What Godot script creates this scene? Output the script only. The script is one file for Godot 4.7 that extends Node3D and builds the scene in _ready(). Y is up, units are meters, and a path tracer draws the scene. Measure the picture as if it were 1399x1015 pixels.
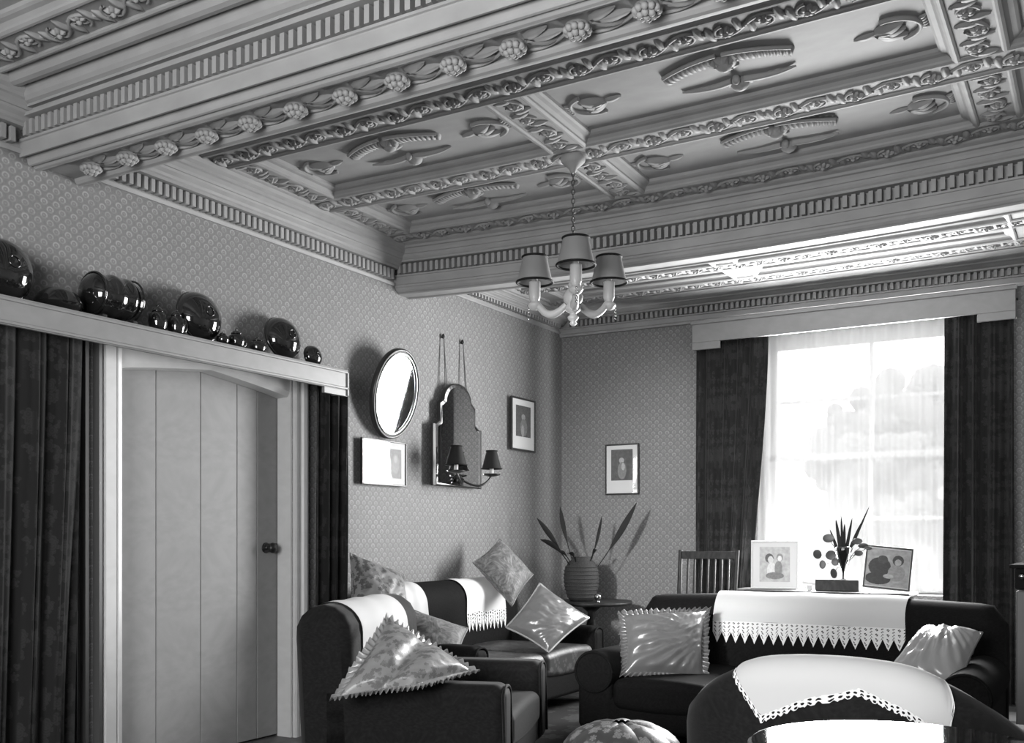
extends Node3D

# ---------------------------------------------------------------- mesh builder
class MB:
	var v := PackedVector3Array()
	var n := PackedVector3Array()
	var uv := PackedVector2Array()
	var ix := PackedInt32Array()
	func vert(p: Vector3, nn := Vector3.UP, t := Vector2.ZERO) -> int:
		v.append(p); n.append(nn); uv.append(t)
		return v.size() - 1
	func tri(a: int, b: int, c: int) -> void:
		ix.append(a); ix.append(b); ix.append(c)
	func quad(a: Vector3, b: Vector3, c: Vector3, d: Vector3) -> void:
		# corners run counter-clockwise seen from the front
		var nn := (b - a).cross(c - a)
		if nn.length_squared() < 1e-16: nn = (c - a).cross(d - a)
		nn = nn.normalized()
		var i := vert(a, nn, Vector2(0, 0)); vert(b, nn, Vector2(1, 0)); vert(c, nn, Vector2(1, 1)); vert(d, nn, Vector2(0, 1))
		tri(i, i + 2, i + 1); tri(i, i + 3, i + 2)
	func tri3(a: Vector3, b: Vector3, c: Vector3) -> void:
		var nn := (b - a).cross(c - a).normalized()
		var i := vert(a, nn); vert(b, nn); vert(c, nn)
		tri(i, i + 2, i + 1)
	# smooth grid: rows of equal length; closed wraps the columns
	func grid(rows: Array, closed := false, uvs := Vector2(1, 1)) -> void:
		var nr := rows.size()
		var nc: int = rows[0].size()
		var base := v.size()
		var acc := PackedVector3Array()
		acc.resize(nr * nc)
		var m := nc if closed else nc - 1
		for r in nr - 1:
			for c in m:
				var c2 := (c + 1) % nc
				var a: Vector3 = rows[r][c]
				var b: Vector3 = rows[r][c2]
				var d: Vector3 = rows[r + 1][c]
				var e: Vector3 = rows[r + 1][c2]
				var f1 := (b - a).cross(d - a)
				var f2 := (e - b).cross(d - b)
				acc[r * nc + c] += f1
				acc[r * nc + c2] += f1 + f2
				acc[(r + 1) * nc + c] += f1 + f2
				acc[(r + 1) * nc + c2] += f2
				ix.append(base + r * nc + c); ix.append(base + (r + 1) * nc + c); ix.append(base + r * nc + c2)
				ix.append(base + r * nc + c2); ix.append(base + (r + 1) * nc + c); ix.append(base + (r + 1) * nc + c2)
		for r in nr:
			for c in nc:
				var q := acc[r * nc + c]
				vert(rows[r][c], q.normalized() if q.length_squared() > 1e-20 else Vector3.UP, Vector2(uvs.x * c / float(maxi(1, nc - 1)), uvs.y * r / float(maxi(1, nr - 1))))
	func box(c: Vector3, s: Vector3, b := Basis.IDENTITY, bev := 0.0) -> void:
		var h := s * 0.5
		if bev <= 0.0:
			var q := func(i, j, k): return c + b * Vector3(h.x * i, h.y * j, h.z * k)
			quad(q.call(-1, -1, 1), q.call(1, -1, 1), q.call(1, 1, 1), q.call(-1, 1, 1))
			quad(q.call(1, -1, -1), q.call(-1, -1, -1), q.call(-1, 1, -1), q.call(1, 1, -1))
			quad(q.call(1, -1, 1), q.call(1, -1, -1), q.call(1, 1, -1), q.call(1, 1, 1))
			quad(q.call(-1, -1, -1), q.call(-1, -1, 1), q.call(-1, 1, 1), q.call(-1, 1, -1))
			quad(q.call(-1, 1, 1), q.call(1, 1, 1), q.call(1, 1, -1), q.call(-1, 1, -1))
			quad(q.call(-1, -1, -1), q.call(1, -1, -1), q.call(1, -1, 1), q.call(-1, -1, 1))
			return
		rbox(c, s, bev, 1, b)
	# box with rounded edges; n steps round each edge (n = 1 is a chamfer)
	func rbox(c: Vector3, s: Vector3, r: float, k := 4, b := Basis.IDENTITY, mid := 1, deform = null) -> void:
		var h := s * 0.5
		r = minf(r, minf(h.x, minf(h.y, h.z)) * 0.999)
		var line := func(half: float) -> Array:
			# positions on the cube face: corner part by angle, then middle
			var o := []
			for i in k + 1:
				var t := tan(PI * 0.25 * (1.0 - i / float(k)))
				o.append([-(half - r), -t])
			for i in range(1, mid):
				o.append([-(half - r) + 2.0 * (half - r) * i / mid, 0.0])
			for i in k + 1:
				var t := tan(PI * 0.25 * (i / float(k)))
				o.append([half - r, t])
			return o
		var axes := [[0, 1, 2], [1, 2, 0], [2, 0, 1]]
		for ax in axes:
			for sg in [-1.0, 1.0]:
				var u: Array = line.call(h[ax[0]])
				var w: Array = line.call(h[ax[1]])
				var base := v.size()
				for j in w.size():
					for i in u.size():
						var inner := Vector3.ZERO
						inner[ax[0]] = u[i][0]; inner[ax[1]] = w[j][0]; inner[ax[2]] = sg * (h[ax[2]] - r)
						var dir := Vector3.ZERO
						dir[ax[0]] = u[i][1]; dir[ax[1]] = w[j][1]; dir[ax[2]] = sg
						dir = dir.normalized()
						var p := inner + dir * r
						if deform != null: p = deform.call(p)
						vert(c + b * p, b * dir, Vector2(p[ax[0]], p[ax[1]]))
				var nu := u.size()
				for j in w.size() - 1:
					for i in nu - 1:
						var a := base + j * nu + i
						if sg > 0.0:
							tri(a, a + nu, a + 1); tri(a + 1, a + nu, a + nu + 1)
						else:
							tri(a, a + 1, a + nu); tri(a + 1, a + nu + 1, a + nu)
	func lathe(prof: Array, seg := 20, c := Vector3.ZERO, b := Basis.IDENTITY) -> void:
		# prof: Vector2(radius, height); repeated points make a sharp edge
		var run := []
		for i in prof.size():
			run.append(prof[i])
			var sharp: bool = i + 1 < prof.size() and prof[i].distance_to(prof[i + 1]) < 1e-6
			if sharp or i == prof.size() - 1:
				if run.size() > 1:
					var rows := []
					for p in run:
						var row := []
						for k in seg + 1:
							var a := TAU * k / seg
							row.append(c + b * Vector3(cos(a) * p.x, p.y, sin(a) * p.x))
						rows.append(row)
					grid(rows)
					seam(seg + 1, run.size())
				run = []
	func seam(nc: int, nr: int) -> void:
		var base := v.size() - nc * nr
		for r in nr:
			var q := (n[base + r * nc] + n[base + r * nc + nc - 1]).normalized()
			n[base + r * nc] = q
			n[base + r * nc + nc - 1] = q
	func tube(path: Array, rad, seg := 8, cap := true) -> void:
		var np := path.size()
		var rows := []
		var up := Vector3.UP
		var t0: Vector3 = (path[1] - path[0]).normalized()
		if absf(t0.dot(up)) > 0.9: up = Vector3.RIGHT
		var side := t0.cross(up).normalized()
		for i in np:
			var t: Vector3 = (path[mini(i + 1, np - 1)] - path[maxi(i - 1, 0)]).normalized()
			side = (side - t * side.dot(t)).normalized()
			var bi := t.cross(side)
			var r: float = rad[i] if rad is Array else rad
			var row := []
			for k in seg + 1:
				var a := TAU * k / seg
				row.append(path[i] + (side * cos(a) + bi * sin(a)) * r)
			rows.append(row)
		grid(rows)
		seam(seg + 1, np)
		if cap:
			for e in [0, np - 1]:
				for k in seg:
					if e == 0: tri3(path[e], rows[e][k], rows[e][k + 1])
					else: tri3(path[e], rows[e][k + 1], rows[e][k])
	func ball(c: Vector3, r: Vector3, seg := 12, rings := 8, b := Basis.IDENTITY) -> void:
		var rows := []
		for j in rings + 1:
			var th := PI * j / rings
			var row := []
			for k in seg + 1:
				var a := TAU * k / seg
				row.append(c + b * Vector3(cos(a) * sin(th) * r.x, cos(th) * r.y, sin(a) * sin(th) * r.z))
			rows.append(row)
		grid(rows)
		seam(seg + 1, rings + 1)
	# extrude an outline (list of points in a plane) as strips between two ends, each strip flat across
	func sweep(prof: Array, ends: Array) -> void:
		# prof: Vector2 list; ends: callables mapping Vector2 -> Vector3, in order along the sweep
		for i in prof.size() - 1:
			var rows := []
			for e in ends:
				rows.append([e.call(prof[i]), e.call(prof[i + 1])])
			grid(rows)
	func done() -> ArrayMesh:
		var a := []
		a.resize(Mesh.ARRAY_MAX)
		a[Mesh.ARRAY_VERTEX] = v
		a[Mesh.ARRAY_NORMAL] = n
		a[Mesh.ARRAY_TEX_UV] = uv
		a[Mesh.ARRAY_INDEX] = ix
		var m := ArrayMesh.new()
		m.add_surface_from_arrays(Mesh.PRIMITIVE_TRIANGLES, a)
		return m

# ---------------------------------------------------------------- node helpers
var M := {}
var used := {}
var rng := RandomNumberGenerator.new()

func numbered(called: String) -> String:
	var k: int = used.get(called, 0)
	used[called] = k + 1
	return called if k == 0 else "%s_%03d" % [called, k]

func thing(called: String, label: String, category: String, at := Vector3.ZERO, turn := 0.0, group := "") -> Node3D:
	var o := Node3D.new()
	o.name = numbered(called)
	add_child(o)
	o.position = at
	o.rotation.y = turn
	o.set_meta("label", label)
	o.set_meta("category", category)
	if group: o.set_meta("group", group)
	return o

func part(called: String, mb: MB, m: Material, parent: Node3D) -> MeshInstance3D:
	return inst(called, mb.done(), m, parent)

func inst(called: String, mesh: Mesh, m: Material, parent: Node3D, xf := Transform3D.IDENTITY) -> MeshInstance3D:
	var o := MeshInstance3D.new()
	o.mesh = mesh
	o.material_override = m
	o.name = called
	parent.add_child(o, true)
	o.transform = xf
	return o

func single(called: String, mb: MB, m: Material, label: String, category: String, group := "") -> MeshInstance3D:
	var o := inst(numbered(called), mb.done(), m, self)
	o.set_meta("label", label)
	o.set_meta("category", category)
	if group: o.set_meta("group", group)
	return o

func struct_node(called: String, label: String, category: String) -> Node3D:
	var o := thing(called, label, category)
	o.set_meta("kind", "structure")
	return o

func struct(called: String, mb: MB, m: Material, label: String, category: String) -> MeshInstance3D:
	var o := single(called, mb, m, label, category)
	o.set_meta("kind", "structure")
	return o

func grey(g: float) -> Color:
	return Color(g, g, g)

func mat(called: String, g: float, rough := 0.7, spec := 0.5) -> StandardMaterial3D:
	var m := StandardMaterial3D.new()
	m.resource_name = called
	m.albedo_color = grey(g)
	m.roughness = rough
	m.metallic_specular = spec
	M[called] = m
	return m

func tex(im: Image) -> ImageTexture:
	return ImageTexture.create_from_image(im)

# seamless fractal noise 0..1 as an image function
func noise_img(size: int, freq: float, lo: float, hi: float, sd: int, oct := 4, stretch := Vector2.ONE) -> Image:
	var fn := FastNoiseLite.new()
	fn.seed = sd
	fn.noise_type = FastNoiseLite.TYPE_SIMPLEX_SMOOTH
	fn.frequency = freq
	fn.fractal_octaves = oct
	var im := Image.create(size, size, false, Image.FORMAT_RGB8)
	for y in size:
		for x in size:
			# tile by wrapping both axes round circles
			var a := TAU * x / size
			var b := TAU * y / size
			var k := size / TAU
			var q := fn.get_noise_3d(cos(a) * k * stretch.x + 31.0 * cos(b), sin(a) * k * stretch.x + 17.0 * sin(b), (cos(b) + 2.0 * sin(b)) * k * stretch.y)
			im.set_pixel(x, y, grey(lerpf(lo, hi, clampf(q * 0.9 + 0.5, 0.0, 1.0))))
	return im

func tri_map(m: StandardMaterial3D, im: Image, scale: float, world := true) -> void:
	m.albedo_texture = tex(im)
	m.uv1_triplanar = true
	m.uv1_world_triplanar = world
	m.uv1_scale = Vector3.ONE * scale
	m.uv1_triplanar_sharpness = 8.0

# ---------------------------------------------------------------- start
func area_light(called: String, at: Vector3, turn: float, size: Vector2, energy: float, pitch: float) -> void:
	var l := AreaLight3D.new()
	l.name = called
	l.area_size = size
	l.area_normalize_energy = true
	l.light_energy = energy
	l.shadow_enabled = true
	l.area_range = 14.0
	l.area_attenuation = 2.0
	add_child(l, true)
	l.position = at
	l.rotation = Vector3(deg_to_rad(pitch), turn, 0)

func _ready() -> void:
	rng.seed = 7
	# camera: level, with the lens raised
	var cam := Camera3D.new()
	cam.name = "camera"
	add_child(cam)
	cam.position = Vector3(3.95, 1.12, 7.52)
	cam.rotation_degrees = Vector3(0, 30.5, 0)
	var near := 0.05
	cam.keep_aspect = Camera3D.KEEP_HEIGHT
	cam.set_frustum(near * 1015.0 / 1383.0, Vector2(near * -0.5 / 1383.0, near * 227.5 / 1383.0), near, 200.0)
	cam.current = true
	# overcast sky
	var we := WorldEnvironment.new()
	we.name = "environment"
	var env := Environment.new()
	var sky := Sky.new()
	var psm := ProceduralSkyMaterial.new()
	psm.sky_top_color = grey(0.93)
	psm.sky_horizon_color = grey(0.97)
	psm.sky_energy_multiplier = 2.1
	psm.ground_bottom_color = grey(0.5)
	psm.ground_horizon_color = grey(0.6)
	psm.ground_energy_multiplier = 1.0
	sky.sky_material = psm
	env.background_mode = Environment.BG_SKY
	env.sky = sky
	env.ambient_light_source = Environment.AMBIENT_SOURCE_DISABLED
	env.tonemap_mode = Environment.TONE_MAPPER_LINEAR
	env.tonemap_exposure = 1.0
	env.sdfgi_enabled = true
	env.ssao_enabled = true
	env.ssil_enabled = true
	we.environment = env
	add_child(we)
	# daylight entering at the two windows
	area_light("window_daylight", Vector3(2.42, 1.66, -0.09), PI, Vector2(1.46, 1.80), 47.0, 0.0)
	area_light("window_daylight_behind", Vector3((WX0 + WX1) * 0.5, 1.75, RZ - 0.02), 0.0, Vector2(WX1 - WX0, 1.5), 18.0, 4.0)
	build_materials()
	build_room()
	build_seats()
	build_cushions()
	build_hangings()
	build_corner_table()
	build_chair()
	build_window_table()
	build_foreground()
	build_wall_things()
	build_chandelier()
	build_shelf_ware()
	build_flood_lamp()
	build_outside()

# ---------------------------------------------------------------- materials
func wallpaper_image() -> Image:
	# small printed rings on a half-drop lattice, worn unevenly
	var n := 1024
	var cell := 64.0
	var im := Image.create(n, n, false, Image.FORMAT_RGB8)
	var fn := FastNoiseLite.new()
	fn.seed = 4
	fn.frequency = 0.05
	var r := RandomNumberGenerator.new()
	r.seed = 9
	var ink := PackedFloat32Array()
	for i in 16 * 32: ink.append(r.randf_range(0.55, 1.0))
	for y in n:
		for x in n:
			var best := 0.0
			for oy in [-1, 0, 1]:
				var row: int = int(floor(y / (cell * 0.5))) + oy
				var off := cell * 0.5 if posmod(row, 2) == 1 else 0.0
				var fx := fposmod(x - off, cell) - cell * 0.5
				var fy := y - (row + 0.5) * cell * 0.5
				var k := ink[posmod(row, 32) * 16 + posmod(int(floor((x - off) / cell)), 16)]
				var d := sqrt(fx * fx + fy * fy * 1.3)
				var ring := clampf(1.0 - absf(d - 15.0) / 6.5, 0.0, 1.0)
				if fy > 6.0: ring *= 0.45
				best = maxf(best, maxf(ring, clampf(1.0 - d / 7.0, 0.0, 1.0) * 0.7) * k)
			im.set_pixel(x, y, grey(0.445 + best * 0.16 + fn.get_noise_2d(x, y) * 0.03))
	return im

func brocade_image(lo: float, hi: float, sd: int) -> Image:
	# woven floral blotches
	var n := 256
	var im := Image.create(n, n, false, Image.FORMAT_RGB8)
	var r := RandomNumberGenerator.new()
	r.seed = sd
	im.fill(grey(lo))
	var acc := PackedFloat32Array()
	acc.resize(n * n)
	for k in 46:
		var c := Vector2(r.randf() * n, r.randf() * n)
		var pet := 3 + r.randi() % 4
		var rad := r.randf_range(9, 24)
		var ph := r.randf() * TAU
		for y in range(-28, 29):
			for x in range(-28, 29):
				var d := sqrt(x * x + y * y)
				var lim := rad * (0.55 + 0.45 * absf(cos(pet * 0.5 * atan2(y, x) + ph)))
				if d < lim:
					var i := posmod(int(c.y) + y, n) * n + posmod(int(c.x) + x, n)
					acc[i] = maxf(acc[i], 0.45 + 0.55 * fposmod(d * 0.14 + k * 0.3, 1.0))
	for y in n:
		for x in n:
			im.set_pixel(x, y, grey(lerpf(lo, hi, acc[y * n + x]) * (0.93 + 0.07 * ((x + y) % 2))))
	return im

func lace_image(kind: int) -> Image:
	# crochet: alpha 0 where the thread leaves holes
	var n := 128
	var im := Image.create(n, n, false, Image.FORMAT_RGBA8)
	for y in n:
		for x in n:
			var u := fposmod(x / 32.0, 1.0) - 0.5
			var w := fposmod(y / 32.0 + (0.5 if int(floor(x / 32.0)) % 2 == 1 and kind == 1 else 0.0), 1.0) - 0.5
			var d := absf(u) + absf(w)
			var hole := d < 0.30 and d > 0.11 if kind == 0 else (u * u + w * w < 0.085)
			var c := grey(0.9)
			c.a = 0.0 if hole else 1.0
			im.set_pixel(x, y, c)
	return im

func build_materials() -> void:
	var m: StandardMaterial3D
	m = mat("wallpaper", 1.0, 0.62, 0.35)
	tri_map(m, wallpaper_image(), 1.0 / 0.94)
	m = mat("plaster", 1.0, 0.65, 0.4)
	tri_map(m, noise_img(256, 0.02, 0.57, 0.62, 11), 0.8)
	m = mat("white_paint", 1.0, 0.38, 0.5)
	tri_map(m, noise_img(256, 0.03, 0.765, 0.795, 12), 1.1)
	m = mat("pale_paint", 1.0, 0.42, 0.5)
	tri_map(m, noise_img(256, 0.03, 0.485, 0.515, 16), 1.1)
	m = mat("door_paint", 1.0, 0.6, 0.35)
	tri_map(m, noise_img(256, 0.03, 0.52, 0.55, 13), 1.3)
	m = mat("dark_trim", 0.30, 0.5, 0.4)
	m = mat("velvet", 1.0, 0.85, 0.3)
	tri_map(m, brocade_image(0.13, 0.20, 5), 2.6)
	m.rim_enabled = true; m.rim = 0.12; m.rim_tint = 0.7
	m = mat("upholstery", 1.0, 0.75, 0.25)
	tri_map(m, noise_img(256, 0.06, 0.08, 0.13, 14), 3.0, false)
	m.rim_enabled = true; m.rim = 0.16; m.rim_tint = 0.6
	m = mat("brocade", 1.0, 0.5, 0.5)
	tri_map(m, brocade_image(0.13, 0.30, 8), 4.0, false)
	m = mat("black_upholstery", 1.0, 0.8, 0.2)
	tri_map(m, noise_img(256, 0.08, 0.06, 0.10, 15), 3.0, false)
	m = mat("satin", 0.39, 0.3, 0.6)
	m = mat("satin_light", 0.58, 0.27, 0.6)
	m = mat("pattern_cushion", 1.0, 0.42, 0.5)
	tri_map(m, brocade_image(0.50, 0.22, 21), 4.2, false)
	m = mat("spotted_satin", 1.0, 0.34, 0.5)
	tri_map(m, brocade_image(0.60, 0.42, 26), 5.0, false)
	m = mat("matte_dark", 0.10, 0.9, 0.15)
	m = mat("plush", 1.0, 0.6, 0.4)
	tri_map(m, noise_img(256, 0.05, 0.24, 0.46, 22, 4, Vector2(1.0, 0.3)), 4.0, false)
	m.rim_enabled = true; m.rim = 0.4
	m = mat("linen", 0.80, 0.8, 0.3)
	m.backlight_enabled = true; m.backlight = grey(0.2)
	for k in 2:
		m = mat("lace_%d" % k, 1.0, 0.8, 0.3)
		m.albedo_texture = tex(lace_image(k))
		m.transparency = BaseMaterial3D.TRANSPARENCY_ALPHA_SCISSOR
		m.alpha_scissor_threshold = 0.5
		m.cull_mode = BaseMaterial3D.CULL_DISABLED
	m = mat("black_glaze", 0.09, 0.06, 0.6)
	m.clearcoat_enabled = true; m.clearcoat = 0.8; m.clearcoat_roughness = 0.03
	m = mat("dark_wood", 1.0, 0.5, 0.35)
	tri_map(m, noise_img(256, 0.05, 0.11, 0.20, 31, 4, Vector2(1.0, 0.15)), 2.0, false)
	m = mat("polished_wood", 0.12, 0.04, 0.6)
	m.clearcoat_enabled = true; m.clearcoat = 1.0; m.clearcoat_roughness = 0.02
	m = mat("black_metal", 0.10, 0.3, 0.5)
	m = mat("bronze", 0.30, 0.35, 0.6)
	m.metallic = 0.5
	m = mat("cream_paint", 0.72, 0.35, 0.5)
	m = mat("shade_fabric", 0.50, 0.6, 0.4)
	m.backlight_enabled = true; m.backlight = grey(0.25)
	m = mat("dark_braid", 0.10, 0.7, 0.3)
	m = mat("shade_black", 0.13, 0.7, 0.3)
	m = mat("mirror_glass", 0.92, 0.02, 0.5)
	m.metallic = 1.0
	m = mat("bevel_glass", 0.96, 0.05, 0.5)
	m.metallic = 1.0
	m = mat("silver", 0.75, 0.16, 0.6)
	m.metallic = 1.0
	m = mat("dark_frame", 0.16, 0.35, 0.5)
	m = mat("card_mount", 0.78, 0.75, 0.3)
	m = mat("net", 0.95, 0.9, 0.2)
	m.transparency = BaseMaterial3D.TRANSPARENCY_ALPHA
	m.albedo_color = Color(0.82, 0.82, 0.82, 0.6)
	m.backlight_enabled = true; m.backlight = grey(0.9)
	m.cull_mode = BaseMaterial3D.CULL_DISABLED
	m = mat("glass", 1.0, 0.02, 0.5)
	m.transparency = BaseMaterial3D.TRANSPARENCY_ALPHA
	m.albedo_color = Color(1, 1, 1, 0.06)
	m = mat("clear_glass", 0.95, 0.03, 0.5)
	m.transparency = BaseMaterial3D.TRANSPARENCY_ALPHA
	m.albedo_color = Color(0.95, 0.95, 0.95, 0.05)
	m = mat("leaf", 0.22, 0.45, 0.5)
	m.backlight_enabled = true; m.backlight = grey(0.15)
	m = mat("leaf_dark", 0.13, 0.6, 0.25)
	m = mat("clay", 1.0, 0.75, 0.3)
	tri_map(m, noise_img(128, 0.15, 0.14, 0.26, 33), 6.0, false)
	m = mat("carpet", 1.0, 0.95, 0.2)
	tri_map(m, brocade_image(0.22, 0.30, 17), 1.1)
	m = mat("boards", 1.0, 0.5, 0.4)
	tri_map(m, noise_img(256, 0.05, 0.34, 0.42, 18, 4, Vector2(1, 0.2)), 1.0)
	m = mat("leather", 1.0, 0.4, 0.5)
	tri_map(m, brocade_image(0.30, 0.62, 23), 3.2, false)
	m = mat("grass", 0.55, 0.9, 0.2)
	m = mat("foliage", 0.36, 0.8, 0.3)
	m = mat("bark", 0.35, 0.8, 0.3)

# ---------------------------------------------------------------- ceiling shapes
func sag(x: float, z: float) -> float:
	# the old beams hang a little at mid span
	var a := clampf((4.4 - z) / 2.0, 0.0, 1.0) * clampf((z + 0.2) / 1.6, 0.0, 1.0)
	return -0.045 * a * (1.0 - pow((clampf(x, -0.2, 4.6) - 2.0) / 2.0, 2.0))

func along_x(x0: float, x1: float, n: int) -> Array:
	var o := []
	for i in n + 1:
		var x := lerpf(x0, x1, i / float(n))
		o.append(func(p: Vector2) -> Vector3: return Vector3(x, p.y + sag(x, p.x), p.x))
	return o

func along_z(z0: float, z1: float, n: int) -> Array:
	var o := []
	for i in n + 1:
		var z := lerpf(z0, z1, i / float(n))
		o.append(func(p: Vector2) -> Vector3: return Vector3(p.x, p.y + sag(p.x, z), z))
	return o

func pv(a: Array) -> Array:
	var o := []
	for i in range(0, a.size(), 2): o.append(Vector2(a[i], a[i + 1]))
	return o

func band_profile(w: float, y: float) -> Array:
	# a rib seen in section: flat middle between two small rolls, stepped mouldings rising to the panels each side
	var h := w * 0.5
	var side := [h + 0.062, y + 0.055, h + 0.058, y + 0.036, h + 0.048, y + 0.030, h + 0.030, y + 0.026, h + 0.018, y + 0.014, h + 0.016, y + 0.006, h + 0.006, y - 0.001, h - 0.004, y - 0.002, h - 0.012, y + 0.003, h - 0.014, y + 0.010]
	var o := pv(side)
	var r := []
	for p in o: r.append(Vector2(-p.x, p.y))
	r.reverse()
	return o + r

var dentil_mesh: ArrayMesh
func dentil_row(parent: Node3D, from: Vector3, to: Vector3, h: float, out_dir: Vector3, sagging := true) -> void:
	var len := from.distance_to(to)
	var n := int(len / 0.041)
	var dir := (to - from).normalized()
	var b := Basis(dir, Vector3.UP, dir.cross(Vector3.UP))
	for i in n:
		var p := from.lerp(to, (i + 0.5) / n)
		if sagging: p.y += sag(p.x, p.z)
		inst("dentil", dentil_mesh, M.plaster, parent, Transform3D(b.scaled_local(Vector3(1, h, 1)), p + out_dir * 0.021))

var vine_mesh: ArrayMesh
var grape_mesh: ArrayMesh
var wing_mesh: ArrayMesh
var tulip_mesh: ArrayMesh

# a leaf lying on the plane y = 0, bulging downwards
func relief_leaf(mb: MB, root: Vector2, tip: Vector2, w: float, h: float, lobes := 0) -> void:
	var ax := tip - root
	var sd := Vector2(-ax.y, ax.x).normalized()
	var rows := []
	var n := 7
	for i in n + 1:
		var t := i / float(n)
		var ww := w * pow(sin(PI * pow(t, 0.8)), 0.7)
		if lobes > 0: ww *= 0.75 + 0.35 * absf(sin(t * PI * lobes))
		var row := []
		for k in 5:
			var s := (k - 2) / 2.0
			var p := root + ax * t + sd * ww * s
			var hh := h * (1.0 - s * s) * (0.35 + 0.65 * sin(PI * clampf(t * 0.9 + 0.05, 0, 1))) - 0.35 * h * (1.0 if k == 2 else 0.0)
			row.append(Vector3(p.x, -maxf(hh, -0.001), p.y))
		rows.append(row)
	mb.grid(rows)

func make_ornaments() -> void:
	var mb := MB.new()
	mb.box(Vector3.ZERO, Vector3(0.021, 1.0, 0.044))
	dentil_mesh = mb.done()
	# scrolling vine, 0.30 long, lies along x on y = 0 and hangs down
	mb = MB.new()
	var path := []
	for i in 17:
		var t := i / 16.0
		path.append(Vector3((t - 0.5) * 0.30, -0.004, 0.042 * sin(TAU * t)))
	mb.tube(path, 0.008, 6, false)
	for s in [-1.0, 1.0]:
		var c := Vector2(s * 0.075, s * -0.014)
		# curling tendril
		var curl := []
		for i in 13:
			var a := i / 12.0 * 4.6
			var rr := 0.046 - 0.0022 * i
			curl.append(Vector3(c.x + cos(a * s + PI * 0.5) * rr, -0.005, c.y + sin(a * s + PI * 0.5) * rr * s))
		mb.tube(curl, 0.0065, 6, false)
		# flower head: a ring of petals
		for k in 6:
			var a := TAU * k / 6.0
			relief_leaf(mb, c, c + Vector2(cos(a), sin(a)) * 0.036, 0.013, 0.024)
		mb.ball(Vector3(c.x, -0.014, c.y), Vector3(0.012, 0.012, 0.012), 8, 5)
		relief_leaf(mb, Vector2(s * 0.012, s * 0.032), Vector2(s * 0.026, s * -0.064), 0.019, 0.020, 2)
		relief_leaf(mb, Vector2(s * 0.13, s * -0.03), Vector2(s * 0.128, s * 0.064), 0.018, 0.020, 2)
	vine_mesh = mb.done()
	# grape cluster with a leaf beside it, 0.23 long
	mb = MB.new()
	mb.ball(Vector3(0, -0.004, 0), Vector3(0.040, 0.030, 0.038), 12, 8)
	for ring in 3:
		var cnt := [1, 6, 11][ring] as int
		for k in cnt:
			var a := TAU * k / cnt + ring * 0.4
			var th := ring * 0.55
			mb.ball(Vector3(sin(th) * cos(a) * 0.040, -0.004 - cos(th) * 0.032, sin(th) * sin(a) * 0.038), Vector3.ONE * 0.0125, 7, 5)
	for s in [-1.0, 1.0]:
		relief_leaf(mb, Vector2(0.045, s * 0.012), Vector2(0.15, s * 0.048), 0.024, 0.016, 3)
	relief_leaf(mb, Vector2(0.06, 0), Vector2(0.185, 0.004), 0.026, 0.020, 3)
	var stem := []
	for i in 13:
		var t := i / 12.0
		stem.append(Vector3(-0.05 + 0.24 * t, -0.004, -0.055 * sin(PI * t) - 0.012))
	mb.tube(stem, 0.006, 6, false)
	grape_mesh = mb.done()
	# winged motif: two drooping feathered wings over a rose, and apart from it a smaller bird with straight wings
	mb = MB.new()
	for s in [-1.0, 1.0]:
		var top := []
		for i in 9:
			var t := i / 8.0
			top.append(Vector3(s * (0.01 + 0.20 * t), -0.006, 0.135 - 0.010 * t - 0.055 * t * t))
		mb.tube(top, 0.006, 6)
		for k in 10:
			var t := 0.15 + 0.85 * k / 9.0
			var p := Vector2(s * (0.01 + 0.20 * t), 0.135 - 0.010 * t - 0.055 * t * t)
			relief_leaf(mb, p, p + Vector2(s * (0.012 - 0.03 * t), -0.072 + 0.018 * t), 0.012, 0.018)
		relief_leaf(mb, Vector2(0, 0.06), Vector2(s * 0.052, 0.105), 0.022, 0.024, 2)
		relief_leaf(mb, Vector2(0, 0.07), Vector2(s * 0.040, 0.045), 0.018, 0.022, 2)
		# bird
		var arm := []
		for i in 7:
			var t := i / 6.0
			arm.append(Vector3(s * (0.02 + 0.17 * t), -0.006, -0.060 - 0.012 * sin(PI * t)))
		mb.tube(arm, [0.010, 0.011, 0.010, 0.009, 0.008, 0.006, 0.003], 6)
		for k in 5:
			relief_leaf(mb, Vector2(s * (0.03 + 0.022 * k), -0.066), Vector2(s * (0.045 + 0.026 * k), -0.105 + 0.006 * k), 0.010, 0.014)
	mb.ball(Vector3(0, -0.004, 0.075), Vector3(0.030, 0.026, 0.030), 12, 8)
	for k in 6:
		var a := TAU * k / 6.0
		relief_leaf(mb, Vector2(0, 0.075), Vector2(cos(a) * 0.045, 0.075 + sin(a) * 0.045), 0.016, 0.026)
	mb.ball(Vector3(0, -0.004, -0.085), Vector3(0.032, 0.024, 0.034), 12, 8)
	mb.ball(Vector3(0, -0.010, -0.045), Vector3(0.014, 0.014, 0.014), 8, 6)
	wing_mesh = mb.done()
	# tulip motif: a heart-shaped bloom with a curved stalk over it
	mb = MB.new()
	for s in [-1.0, 0.0, 1.0]:
		relief_leaf(mb, Vector2(0.055, 0), Vector2(-0.045, s * 0.045), 0.026, 0.026)
	relief_leaf(mb, Vector2(0.04, 0), Vector2(0.12, 0.012), 0.014, 0.014)
	var stalk := []
	for i in 13:
		var a := -1.9 + 3.2 * i / 12.0
		stalk.append(Vector3(-0.005 - cos(a) * 0.085, -0.004, sin(a) * 0.075))
	mb.tube(stalk, 0.008, 6)
	for k in 5:
		relief_leaf(mb, Vector2(-0.085, -0.03 + 0.012 * k), Vector2(-0.115, -0.05 + 0.02 * k), 0.007, 0.010)
	tulip_mesh = mb.done()

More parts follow.
